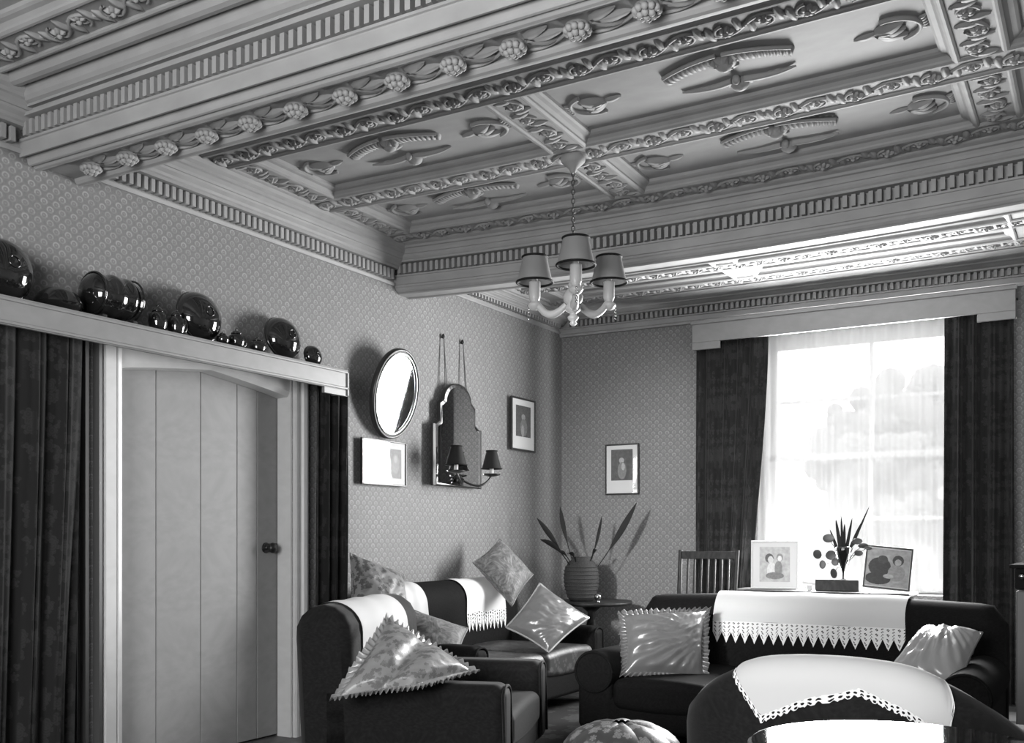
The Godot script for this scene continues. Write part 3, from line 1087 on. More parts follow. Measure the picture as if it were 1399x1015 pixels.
func build_seats() -> void:
	# armchair in front of the door, turned towards the window
	var o := thing("armchair", "dark armchair by the door with white back cloth and frilled cushion", "armchair", Vector3(1.20, 0, 3.575), deg_to_rad(108.5))
	club_seat(o, 1.02, 0.92, 0.83, 0.505, 0.36, 0.17, 1, M.upholstery, M.upholstery, 0.05)
	var cl := thing("chair_back_cloth", "plain white cloth over the back of the armchair by the door", "chair cloth", Vector3(1.20, 0, 3.575), deg_to_rad(108.5), "white cloths over seat backs")
	drape(cl, -0.36, 0.30, -0.46 + 0.13, 0.70, 0.13, 0.05, 0.40, 0.16, 0.0, 0.05, M.lace_0)
	# settee against the left wall
	o = thing("settee", "dark brocade settee against the left wall below the mirrors", "settee", Vector3(0.52, 0, 2.02), PI / 2)
	club_seat(o, 1.66, 0.90, 0.84, 0.52, 0.40, 0.16, 2, M.black_upholstery, M.brocade, 0.05)
	for d in [[-0.66, -0.335, "left"], [0.10, 0.60, "right"]]:
		cl = thing("chair_back_cloth", "white lace-edged cloth on the settee back, %s of its bare dark stripe" % d[2], "chair cloth", Vector3(0.52, 0, 2.02), PI / 2, "white cloths over seat backs")
		drape(cl, d[0], d[1], -0.45 + 0.13, 0.71, 0.13, 0.05, 0.30, 0.15, 0.13, 0.045, M.lace_1)
	# sofa with its back to the window
	o = thing("sofa", "long black sofa with scroll arms standing with its back to the window", "sofa", Vector3(2.49, 0, 2.13))
	club_seat(o, 2.02, 1.06, 0.77, 0.52, 0.37, 0.20, 3, M.black_upholstery, M.black_upholstery, 0.05, 0.115, 0.03)
	cl = thing("chair_back_cloth", "wide white cloth with pointed lace hem on the sofa by the window", "chair cloth", Vector3(2.49, 0, 2.13), 0.0, "white cloths over seat backs")
	drape(cl, -0.535, 0.535, -0.53 + 0.13, 0.672, 0.128, 0.05, 0.245, 0.16, 0.125, 0.057, M.lace_0)
	build_tub_chair()
	# pouffe
	o = thing("pouffe", "round patterned leather pouffe on the carpet in the foreground", "pouffe", Vector3(2.16, 0.022, 3.56))
	for i in 8:
		var mb := MB.new()
		var rows := []
		for j in 15:
			var th := PI * (0.02 + 0.96 * j / 14.0)
			var row := []
			for k in 9:
				var a := TAU * (i + k / 8.0) / 8.0
				var puff := 1.0 + 0.05 * sin(PI * k / 8.0) * sin(th)
				row.append(Vector3(cos(a) * pow(sin(th), 0.7) * 0.255 * puff, 0.155 + cos(th) * 0.155 * (1.0 + 0.05 * sin(PI * k / 8.0)), sin(a) * pow(sin(th), 0.7) * 0.255 * puff))
			rows.append(row)
		mb.grid(rows)
		part("gore", mb, M.leather, o)

var tub_at := Vector3(3.26, 0, 4.20)
# horseshoe back of the tub chair: s along the plan 0..1, q over the section (0 crown, + outside)
func tub_point(s: float, q: float, off: float) -> Vector3:
	var a := PI * s
	var half := 0.455
	var x := -cos(a) * half * pow(absf(cos(a)), -0.25) if absf(cos(a)) > 0.001 else 0.0
	var z := 0.34 * pow(sin(a), 0.75) - 0.02
	var nx := Vector3(-cos(a), 0, sin(a)).normalized()
	var h := 0.56 + 0.215 * pow(clampf(sin(a), 0.0, 1.0), 1.6)
	var r := 0.075 + off
	var qa := r * PI * 0.5
	var o: float
	var y: float
	if absf(q) <= qa:
		o = sin(q / r) * r; y = h - 0.075 + cos(q / r) * r
	else:
		o = signf(q) * r; y = h - 0.075 - (absf(q) - qa)
	return tub_at + Vector3(x, maxf(y, 0.10), z) + nx * (o + 0.02 * (y - 0.4))

func build_tub_chair() -> void:
	var o := thing("tub_chair", "dark tub armchair seen from behind with a white lace-edged cloth", "armchair")
	var mb := MB.new()
	var rows := []
	for j in 31:
		var q := lerpf(-0.55, 0.72, j / 30.0)
		var row := []
		for i in 41: row.append(tub_point(i / 40.0, q, 0.0))
		rows.append(row)
	mb.grid(rows)
	part("backrest", mb, M.upholstery, o)
	for e in [0.0, 1.0]:
		mb = MB.new()
		var c: Vector3 = tub_point(e, 0.0, 0.0)
		mb.rbox(Vector3(c.x, 0.30, c.z - 0.14), Vector3(0.15, 0.46, 0.30), 0.06, 4)
		part("arm", mb, M.upholstery, o)
	mb = MB.new()
	mb.rbox(tub_at + Vector3(0, 0.30, -0.06), Vector3(0.70, 0.16, 0.66), 0.05, 4)
	part("seat_cushion", mb, M.upholstery, o)
	mb = MB.new()
	mb.rbox(tub_at + Vector3(0, 0.17, -0.04), Vector3(0.74, 0.14, 0.62), 0.03, 3)
	part("base", mb, M.upholstery, o)
	for sx in [-1.0, 1.0]:
		for sz in [-0.28, 0.22]:
			mb = MB.new()
			turned_leg(mb, tub_at + Vector3(sx * 0.30, 0.012, sz), 0.095, 0.028)
			part("leg", mb, M.dark_wood, o)
	# cloth, its hem hanging in two points behind
	var cl := thing("chair_back_cloth", "white crochet-edged cloth hanging in two points behind the tub armchair", "chair cloth", Vector3.ZERO, 0.0, "white cloths over seat backs")
	mb = MB.new()
	var hem := func(u: float) -> float:
		var pts := [[0.0, 0.06], [0.2, 0.225], [0.55, 0.125], [0.95, 0.215], [1.0, 0.10]]
		for k in 4:
			if u <= pts[k + 1][0]:
				return lerpf(pts[k][1], pts[k + 1][1], (u - pts[k][0]) / (pts[k + 1][0] - pts[k][0]))
		return 0.10
	rows = []
	for j in 21:
		var row := []
		for i in 49:
			var u := i / 48.0
			var q := lerpf(-0.20, hem.call(u), j / 20.0)
			row.append(tub_point(lerpf(0.352, 0.68, u), q, 0.006 + 0.006 * maxf(0.0, sin(u * 9.0 + 0.5)) * j / 20.0))
		rows.append(row)
	mb.grid(rows)
	part("cloth", mb, M.linen, cl)
	mb = MB.new()
	rows = []
	for j in 3:
		var row := []
		for i in 97:
			var u := i / 96.0
			var q: float = hem.call(u) + 0.028 * j / 2.0 * (1.0 - 0.35 * absf(fposmod(i / 3.0, 1.0) * 2.0 - 1.0))
			row.append(tub_point(lerpf(0.352, 0.68, u), q, 0.008 + 0.006 * maxf(0.0, sin(u * 9.0 + 0.5))))
		rows.append(row)
	mb.grid(rows, false, Vector2(10.0, 0.5))
	part("lace_edge", mb, M.lace_1, cl)

func V(x: float, y: float, z: float) -> Vector3:
	return Vector3(x, y, z)

func build_cushions() -> void:
	cushion("cushion", "pale satin cushion with a frilled edge slumped over the armchair arm", [V(1.16, 0.755, 3.88), V(1.24, 0.475, 4.32), V(1.52, 0.525, 4.17), V(1.56, 0.545, 3.82)], 0.17, M.spotted_satin, "frill", M.satin_light, 0.0, 3, "cushions on the seats", 0.6)
	cushion("cushion", "flowered cushion propped highest at the door end of the settee", [V(0.13, 1.03, 2.90), V(0.28, 0.66, 3.08), V(0.44, 0.66, 2.76), V(0.27, 0.90, 2.57)], 0.15, M.pattern_cushion, "piping", null, 0.0, 5)
	cushion("cushion", "dark mottled cushion leaning below the flowered one on the settee", [V(0.40, 0.72, 2.74), V(0.50, 0.44, 2.98), V(0.80, 0.43, 2.78), V(0.66, 0.58, 2.46)], 0.12, M.plush, "piping", null, 0.0, 6)
	cushion("cushion", "plush cushion perched on its corner against the wall, far end of settee", [V(0.22, 1.11, 1.36), V(0.20, 0.95, 1.68), V(0.46, 0.66, 1.60), V(0.42, 0.86, 1.24)], 0.15, M.plush, "piping", null, 0.0, 8)
	cushion("cushion", "shiny gathered cushion standing on its corner on the settee seat", [V(0.72, 0.82, 1.68), V(0.64, 0.55, 1.98), V(0.95, 0.41, 1.98), V(1.03, 0.60, 1.58)], 0.19, M.satin, "piping", M.satin_light, 0.6, 9)
	cushion("cushion", "satin cushion with pleats standing at the left end of the sofa", [V(1.62, 0.69, 2.34), V(1.72, 0.40, 2.54), V(2.06, 0.37, 2.28), V(1.99, 0.71, 2.04)], 0.18, M.satin, "frill", M.satin, 1.3, 12)
	cushion("cushion", "silky striped cushion lying at the right end of the sofa", [V(3.02, 0.45, 2.42), V(3.36, 0.44, 2.50), V(3.42, 0.66, 2.12), V(3.14, 0.66, 2.06)], 0.20, M.satin_light, "piping", M.satin, 1.0, 15)

# ---------------------------------------------------------------- curtains, shelf, pelmet
func curtain(called: String, label: String, at: Vector3, turn: float, w_top: float, w_bot: float, shift: float, y0: float, y1: float, folds: float, sd: int, tie := 0.0) -> void:
	var mb := MB.new()
	var rows := []
	var n := 120
	for j in 27:
		var t := j / 26.0
		var y := lerpf(y1, y0, t)
		var w := lerpf(w_top, w_bot, smoothstep(0.0, 1.0, t))
		if tie > 0.0: w *= 1.0 - tie * exp(-pow((t - 0.16) / 0.12, 2.0)) * -1.0 if false else 1.0
		var row := []
		for i in n + 1:
			var u := i / float(n)
			var ph := u * folds * TAU + sd + 0.5 * sin(u * 9.0 + sd) + 0.25 * sin(t * 3.0 + u * 5.0)
			var d := 0.026 * (0.6 + 0.5 * t) * (sin(ph) + 0.25 * sin(ph * 2.0 + 1.0)) + 0.006 * sin(ph * 3.3 + t * 4.0)
			row.append(Vector3((u - 0.5) * w + shift * smoothstep(0.0, 1.0, t) + 0.008 * cos(ph), y, d))
		rows.append(row)
	mb.grid(rows)
	var o := thing(called, label, "curtain", at, turn, "dark velvet curtains")
	part("drop", mb, M.velvet, o)
	mb = MB.new()
	mb.tube([Vector3(-w_top * 0.5 - 0.02, y1 + 0.004, 0), Vector3(w_top * 0.5 + 0.02, y1 + 0.004, 0)], 0.008, 8)
	part("rail", mb, M.dark_wood, o)

func build_hangings() -> void:
	curtain("curtain", "dark velvet curtain hanging left of the bright window", V(1.51, 0, 0.135), 0.0, 0.55, 0.40, -0.07, 0.03, 2.68, 5.0, 1)
	curtain("curtain", "dark velvet curtain hanging right of the bright window", V(3.21, 0, 0.135), 0.0, 0.42, 0.44, 0.0, 0.03, 2.68, 4.0, 3)
	curtain("curtain", "dark velvet curtain covering the opening left of the door", V(0.11, 0, 5.13), PI / 2, 0.92, 0.86, -0.02, 0.03, 2.03, 6.0, 5)
	curtain("curtain", "narrow dark velvet curtain between the door and the oval mirror", V(0.10, 0, 3.03), PI / 2, 0.26, 0.23, -0.02, 0.03, 2.03, 3.0, 8)
	# pelmet over the window
	var o := thing("pelmet", "long white painted pelmet board above the window curtains", "pelmet")
	var mb := MB.new()
	mb.rbox(V(2.325, 2.685, 0.185), V(2.21, 0.17, 0.02), 0.004, 1)
	part("front_board", mb, M.pale_paint, o)
	for x in [[1.33, 0.22], [3.315, 0.23]]:
		mb = MB.new()
		mb.rbox(V(x[0], 2.573, 0.185), V(x[1], 0.056, 0.02), 0.004, 1)
		part("stepped_end", mb, M.pale_paint, o)
	mb = MB.new()
	mb.rbox(V(2.325, 2.752, 0.199), V(2.23, 0.028, 0.012), 0.004, 1)
	part("moulding", mb, M.pale_paint, o)
	mb = MB.new()
	mb.rbox(V(2.325, 2.765, 0.115), V(2.21, 0.018, 0.15), 0.003, 1)
	part("top_board", mb, M.pale_paint, o)
	for x in [1.23, 3.42]:
		mb = MB.new()
		mb.rbox(V(x, 2.67, 0.110), V(0.018, 0.20, 0.14), 0.003, 1)
		part("end_board", mb, M.pale_paint, o)
	# shelf pelmet over the door
	o = thing("shelf", "long white painted pelmet shelf above the door carrying dark dishes", "shelf")
	mb = MB.new()
	mb.rbox(V(0.10, 2.068, 4.32), V(0.20, 0.022, 2.62), 0.004, 1)
	part("top_board", mb, M.pale_paint, o)
	mb = MB.new()
	mb.rbox(V(0.195, 2.02, 4.32), V(0.02, 0.118, 2.62), 0.004, 1)
	part("front_board", mb, M.pale_paint, o)
	for y in [2.064, 1.972]:
		mb = MB.new()
		mb.rbox(V(0.208, y, 4.32), V(0.010, 0.014, 2.62), 0.004, 1)
		part("bead", mb, M.pale_paint, o)
	mb = MB.new()
	mb.rbox(V(0.195, 1.945, 3.115), V(0.02, 0.036, 0.20), 0.003, 1)
	part("stepped_end", mb, M.pale_paint, o)
	mb = MB.new()
	mb.rbox(V(0.208, 2.0, 3.018), V(0.010, 0.14, 0.014), 0.003, 1)
	part("bead", mb, M.pale_paint, o)
	mb = MB.new()
	mb.rbox(V(0.10, 2.0, 3.018), V(0.19, 0.12, 0.016), 0.003, 1)
	part("end_board", mb, M.pale_paint, o)

func dish(label: String, z: float, r: float, tilt: float, group := "dark glazed ware on the shelf") -> void:
	# round dish standing on edge, its domed face to the room
	var o := thing("dish", label, "dish", V(0.085, 2.084, z), 0.0, group)
	var b := Basis(Vector3.BACK, -PI / 2 + tilt)
	var mb := MB.new()
	mb.lathe(pv([r, -0.012, r * 0.98, 0.004, r * 0.90, r * 0.22, r * 0.72, r * 0.42, r * 0.45, r * 0.56, r * 0.2, r * 0.61, 0.0, r * 0.62]), 40, V(0, r, 0), b)
	part("bowl", mb, M.black_glaze, o)
	mb = MB.new()
	mb.lathe(pv([r * 0.96, -0.012, r * 1.02, -0.016, r * 1.03, -0.008, r * 1.0, -0.002, r * 0.95, -0.004]), 40, V(0, r, 0), b)
	part("rim", mb, M.black_glaze, o)
	mb = MB.new()
	mb.lathe(pv([0.0, r * 0.60, r * 0.20, r * 0.60, r * 0.21, r * 0.64, r * 0.17, r * 0.65, r * 0.16, r * 0.62]), 24, V(0, r, 0), b)
	part("foot_ring", mb, M.black_glaze, o)

func pot(label: String, called: String, z: float, r: float, h: float, knob := true, x := 0.11) -> void:
	var o := thing(called, label, "pot", V(x, 2.079, z), 0.0, "dark glazed ware on the shelf")
	var mb := MB.new()
	mb.lathe(pv([0.0, 0.0, r * 0.6, 0.0, r * 0.85, h * 0.15, r, h * 0.4, r * 0.92, h * 0.62, r * 0.6, h * 0.72, r * 0.56, h * 0.76]), 24)
	part("body", mb, M.black_glaze, o)
	mb = MB.new()
	mb.lathe(pv([r * 0.6, h * 0.75, r * 0.62, h * 0.78, r * 0.4, h * 0.88, r * 0.12, h * 0.92, r * 0.12, h * 0.94, r * 0.18, h * 0.97, 0.0, h]), 20)
	part("lid", mb, M.black_glaze, o)
	if knob:
		mb = MB.new()
		var hp := []
		for i in 11:
			var a := -PI * 0.5 + PI * i / 10.0
			hp.append(V(r * 0.2, h * 0.45 + sin(a) * h * 0.25, -(r * 0.75 + cos(a) * r * 0.55)))
		mb.tube(hp, 0.006, 6)
		part("handle", mb, M.black_glaze, o)

func build_shelf_ware() -> void:
	dish("big dark round dish at the left end of the shelf, cut by the frame", 5.03, 0.130, 0.22)
	dish("large black domed dish standing above the middle of the door", 4.00, 0.128, 0.25)
	dish("large black domed dish standing near the right end of the shelf", 3.415, 0.120, 0.25)
	dish("smallest dark dish at the very right end of the shelf", 3.17, 0.062, 0.2)
	# low covered dish
	var o := thing("covered_dish", "low dark covered dish beside the big dish on the shelf", "dish", V(0.10, 2.079, 4.79), 0.0, "dark glazed ware on the shelf")
	var mb := MB.new()
	mb.lathe(pv([0.0, 0.0, 0.07, 0.0, 0.085, 0.015, 0.095, 0.03, 0.098, 0.034]), 32)
	part("body", mb, M.black_glaze, o)
	mb = MB.new()
	mb.lathe(pv([0.100, 0.034, 0.098, 0.045, 0.08, 0.075, 0.05, 0.098, 0.015, 0.106, 0.0, 0.107]), 32)
	part("lid", mb, M.black_glaze, o)
	# barrel shaped cask lying on its side
	o = thing("cask", "ridged black cask lying on its side on the shelf", "cask", V(0.11, 2.079, 4.53), 0.0, "dark glazed ware on the shelf")
	mb = MB.new()
	var prof := []
	for i in 25:
		var t := i / 24.0
		var rr := 0.078 + 0.018 * sin(PI * t) + 0.004 * sin(t * TAU * 4.0)
		prof.append(Vector2(rr * (pow(sin(PI * clampf(t * 6.0, 0, 1) * 0.5), 0.5) * pow(sin(PI * clampf((1.0 - t) * 6.0, 0, 1) * 0.5), 0.5)), (t - 0.5) * 0.30))
	mb.lathe(prof, 32, V(0, 0.115, 0), Basis(Vector3.RIGHT, PI / 2))
	part("body", mb, M.black_glaze, o)
	for s in [-1.0, 1.0]:
		mb = MB.new()
		mb.rbox(V(0, 0.011, s * 0.08), V(0.12, 0.022, 0.025), 0.005, 1)
		part("cradle", mb, M.dark_wood, o)
	for z in [-0.1, 0.1]:
		mb = MB.new()
		var ring := []
		for i in 33: ring.append(V(cos(TAU * i / 32.0) * 0.0935, 0.115 + sin(TAU * i / 32.0) * 0.0935, z))
		mb.tube(ring, 0.005, 6, false)
		part("hoop", mb, M.black_glaze, o)
	pot("small dark lidded pot right of the black cask", "lidded_pot", 4.275, 0.045, 0.135, false)
	pot("small dark handled jug just left of the middle dish", "jug", 4.165, 0.042, 0.135, true)
	pot("tiny dark bowl in front of the middle domed dish", "small_bowl", 3.92, 0.032, 0.065, false, 0.160)
	pot("small knobbed dark pot between the two large domed dishes", "lidded_pot", 3.78, 0.045, 0.11, true)
	pot("squat dark pot just left of the right domed dish", "squat_pot", 3.63, 0.045, 0.095, false)

# ---------------------------------------------------------------- things on the walls
func print_image(kind: int) -> Image:
	var w := 96
	var h := 120
	var im := Image.create(w, h, false, Image.FORMAT_RGB8)
	var fn := FastNoiseLite.new()
	fn.seed = kind
	fn.frequency = 0.05
	var bg := [0.16, 0.20, 0.22, 0.62, 0.58][kind] as float
	# list of ellipses: cx, cy, rx, ry, grey
	var sets := [
		[[0.5, 0.36, 0.13, 0.10, 0.5], [0.52, 0.70, 0.24, 0.28, 0.36], [0.45, 0.8, 0.1, 0.2, 0.5]],
		[[0.48, 0.35, 0.12, 0.09, 0.6], [0.5, 0.68, 0.20, 0.28, 0.42], [0.55, 0.55, 0.08, 0.12, 0.62]],
		[[0.5, 0.5, 0.3, 0.34, 0.34], [0.5, 0.34, 0.14, 0.12, 0.46]],
		[[0.32, 0.32, 0.14, 0.13, 0.18], [0.66, 0.30, 0.11, 0.11, 0.45], [0.36, 0.36, 0.09, 0.10, 0.72], [0.66, 0.33, 0.07, 0.08, 0.78], [0.40, 0.68, 0.16, 0.24, 0.75], [0.62, 0.62, 0.13, 0.22, 0.42], [0.5, 0.82, 0.30, 0.10, 0.36]],
		[[0.30, 0.48, 0.26, 0.25, 0.14], [0.72, 0.28, 0.13, 0.14, 0.20], [0.72, 0.33, 0.08, 0.09, 0.6], [0.36, 0.28, 0.12, 0.11, 0.2], [0.70, 0.62, 0.2, 0.22, 0.52], [0.28, 0.8, 0.3, 0.16, 0.12], [0.52, 0.72, 0.12, 0.06, 0.62]]]
	for y in h:
		for x in w:
			var g := bg + fn.get_noise_2d(x, y) * 0.10
			for e in sets[kind]:
				var d := pow((x / float(w) - e[0]) / e[2], 2.0) + pow((y / float(h) - e[1]) / e[3], 2.0)
				if d < 1.0: g = e[4] + fn.get_noise_2d(x * 2.0 + 40.0, y * 2.0) * 0.07
			im.set_pixel(x, y, grey(clampf(g, 0.03, 0.95)))
	return im

# framed picture, local plane x-y facing +z, origin at its bottom middle
func framed(o: Node3D, w: float, h: float, fw: float, frame_m: Material, pic: Array, kind: int, glazed := true) -> void:
	var mb := MB.new()
	for s in [-1.0, 1.0]:
		mb.rbox(V(s * (w - fw) * 0.5, h * 0.5, 0), V(fw, h, 0.018), 0.003, 1)
	mb.rbox(V(0, fw * 0.5, 0), V(w - 2 * fw, fw, 0.018), 0.003, 1)
	mb.rbox(V(0, h - fw * 0.5, 0), V(w - 2 * fw, fw, 0.018), 0.003, 1)
	part("frame", mb, frame_m, o)
	mb = MB.new()
	mb.box(V(0, h * 0.5, -0.002), V(w - fw, h - fw, 0.006))
	part("mount", mb, M.card_mount, o)
	mb = MB.new()
	mb.grid([[V(pic[0], pic[3], 0.002), V(pic[1], pic[3], 0.002)], [V(pic[0], pic[2], 0.002), V(pic[1], pic[2], 0.002)]])
	var m := StandardMaterial3D.new()
	m.resource_name = "print_%d" % kind
	m.albedo_texture = tex(print_image(kind))
	m.roughness = 0.5
	part("picture", mb, m, o)
	if glazed:
		mb = MB.new()
		mb.quad(V(-w * 0.5 + fw, fw, 0.006), V(w * 0.5 - fw, fw, 0.006), V(w * 0.5 - fw, h - fw, 0.006), V(-w * 0.5 + fw, h - fw, 0.006))
		part("glass", mb, M.clear_glass, o)

func build_wall_things() -> void:
	# oval mirror, its top tipped out from the wall
	var o := thing("oval_mirror", "oval mirror in a silver and dark moulded frame, tipped from the wall", "mirror", V(0.035, 1.745, 2.42), PI / 2)
	var tip := Basis(Vector3.RIGHT, 0.20)
	var a := 0.232
	var b := 0.285
	var mb := MB.new()
	var rows := []
	for k in [[1.0, -0.012], [1.0, 0.006], [0.985, 0.016], [0.955, 0.020], [0.93, 0.016], [0.915, 0.010]]:
		var row := []
		for i in 65:
			var t := TAU * i / 64.0
			row.append(tip * V(cos(t) * (a - (1.0 - k[0]) * 0.25), b + sin(t) * (b - (1.0 - k[0]) * 0.25), k[1]))
		rows.append(row)
	mb.grid(rows)
	part("frame", mb, M.dark_frame, o)
	mb = MB.new()
	rows = []
	for k in [[0.022, 0.010], [0.026, 0.018], [0.036, 0.020], [0.042, 0.012]]:
		var row := []
		for i in 65:
			var t := TAU * i / 64.0
			row.append(tip * V(cos(t) * (a - k[0]), b + sin(t) * (b - k[0]), k[1]))
		rows.append(row)
	mb.grid(rows)
	part("silver_inset", mb, M.silver, o)
	mb = MB.new()
	rows = [[], []]
	for i in 65:
		var t := TAU * i / 64.0
		rows[0].append(tip * V(cos(t) * (a - 0.040), b + sin(t) * (b - 0.040), 0.010))
		rows[1].append(tip * V(0, b, 0.010))
	mb.grid(rows)
	part("mirror_glass", mb, M.mirror_glass, o)
	# small framed print under it
	o = thing("picture", "wide framed print with a reflecting glass just below the oval mirror", "picture", V(0.03, 1.450, 2.450), PI / 2, "framed prints on the walls")
	framed(o, 0.455, 0.285, 0.010, M.dark_frame, [0.055, 0.175, 0.05, 0.235], 2)
	o = thing("picture", "upright framed print on the left wall near the corner", "picture", V(0.03, 1.795, 0.70), PI / 2, "framed prints on the walls")
	framed(o, 0.37, 0.41, 0.014, M.dark_frame, [-0.115, 0.115, 0.11, 0.35], 0)
	o = thing("picture", "upright framed print on the window wall above the leafy vase", "picture", V(0.565, 1.470, 0.03), 0.0, "framed prints on the walls")
	framed(o, 0.295, 0.41, 0.012, M.dark_frame, [-0.095, 0.095, 0.115, 0.365], 1)
	build_stepped_mirror()

func build_stepped_mirror() -> void:
	var o := thing("hanging_mirror", "tall frameless mirror with an arched top hanging from two cords", "mirror", V(0.055, 1.482, 1.655), PI / 2)
	# right half of the outline: x, y
	var half := [V(0.27, 0, 0), V(0.27, 0.40, 0), V(0.215, 0.43, 0), V(0.215, 0.55, 0), V(0.175, 0.575, 0)]
	for i in 9:
		var t := i / 8.0 * PI * 0.5
		half.append(V(0.165 * cos(t), 0.58 + 0.12 * sin(t), 0))
	var outl := half.duplicate()
	var rev := half.duplicate()
	rev.reverse()
	for i in range(1, rev.size()): outl.append(V(-rev[i].x, rev[i].y, 0))
	var c := V(0, 0.33, 0)
	var ring := func(k: float, z: float) -> Array:
		var r := []
		for p in outl:
			var q: Vector3 = p - c
			r.append(c + V(q.x - signf(q.x) * minf(k, absf(q.x)), q.y - signf(q.y) * minf(k, absf(q.y)), z))
		r.append(r[0])
		return r
	var mb := MB.new()
	mb.grid([ring.call(0.0, 0.004), ring.call(0.014, 0.010)])
	part("bevel", mb, M.bevel_glass, o)
	mb = MB.new()
	var inner: Array = ring.call(0.014, 0.010)
	var mid := []
	for p in inner: mid.append(c + V(0, 0, 0.010))
	mb.grid([inner, mid])
	part("mirror_glass", mb, M.mirror_glass, o)
	mb = MB.new()
	mb.grid([ring.call(-0.008, -0.022), ring.call(-0.008, 0.002), ring.call(0.0, 0.004)])
	var bk: Array = ring.call(-0.008, -0.022)
	var mid2 := []
	for p in bk: mid2.append(c + V(0, 0, -0.022))
	mb.grid([mid2, bk])
	part("backing", mb, M.dark_frame, o)
	for s in [-1.0, 1.0]:
		mb = MB.new()
		mb.rbox(V(s * 0.288, 0.20, -0.006), V(0.035, 0.42, 0.022), 0.006, 2)
		part("side_wing", mb, M.dark_frame, o)
		mb = MB.new()
		mb.tube([V(s * 0.12, 1.02, -0.035), V(s * 0.115, 0.66, -0.012)], 0.003, 6)
		mb.tube([V(s * 0.12, 1.02, -0.035), V(s * 0.135, 0.64, -0.012)], 0.003, 6)
		part("cord", mb, M.bronze, o)
		mb = MB.new()
		mb.lathe(pv([0.0, 0.0, 0.010, 0.004, 0.012, 0.014, 0.008, 0.03, 0.004, 0.034, 0.0, 0.036]), 12, V(s * 0.12, 1.005, -0.040))
		part("hook", mb, M.black_metal, o)
	# candle sconce fixed at its foot
	var k := thing("wall_sconce", "black two-armed candle sconce with dark shades before the stepped mirror", "wall light", V(0.075, 1.50, 1.675), PI / 2)
	mb = MB.new()
	mb.lathe(pv([0.0, 0.0, 0.03, 0.0, 0.035, 0.012, 0.018, 0.02, 0.012, 0.04, 0.0, 0.045]), 16, V(0, 0.02, 0.0), Basis(Vector3.RIGHT, PI / 2))
	part("back_plate", mb, M.black_metal, k)
	for s in [-1.0, 1.0]:
		mb = MB.new()
		var path := []
		for i in 13:
			var t := i / 12.0
			path.append(V(s * 0.225 * t, 0.02 - 0.045 * sin(PI * t) + 0.04 * t * t, 0.03 + 0.10 * sin(PI * 0.5 * t)))
		mb.tube(path, 0.008, 8)
		var arm := part("arm", mb, M.black_metal, k)
		var e := V(s * 0.225, 0.062, 0.13)
		mb = MB.new()
		mb.lathe(pv([0.0, -0.012, 0.02, -0.010, 0.058, 0.0, 0.062, 0.010, 0.05, 0.006, 0.0, 0.004]), 20, e)
		part("drip_tray", mb, M.black_metal, arm)
		mb = MB.new()
		mb.lathe(pv([0.014, 0.0, 0.014, 0.085, 0.0, 0.09]), 12, e)
		part("candle", mb, M.cream_paint, arm)
		mb = MB.new()
		mb.lathe(pv([0.072, 0.045, 0.070, 0.046, 0.036, 0.172, 0.038, 0.172]), 20, e)
		part("shade", mb, M.shade_black, arm)
		mb = MB.new()
		for q in [[0.0735, 0.046], [0.039, 0.171]]:
			var ringp := []
			for i in 25: ringp.append(e + V(cos(TAU * i / 24.0) * q[0], q[1], sin(TAU * i / 24.0) * q[0]))
			mb.tube(ringp, 0.004, 6, false)
		part("braid", mb, M.dark_braid, arm)

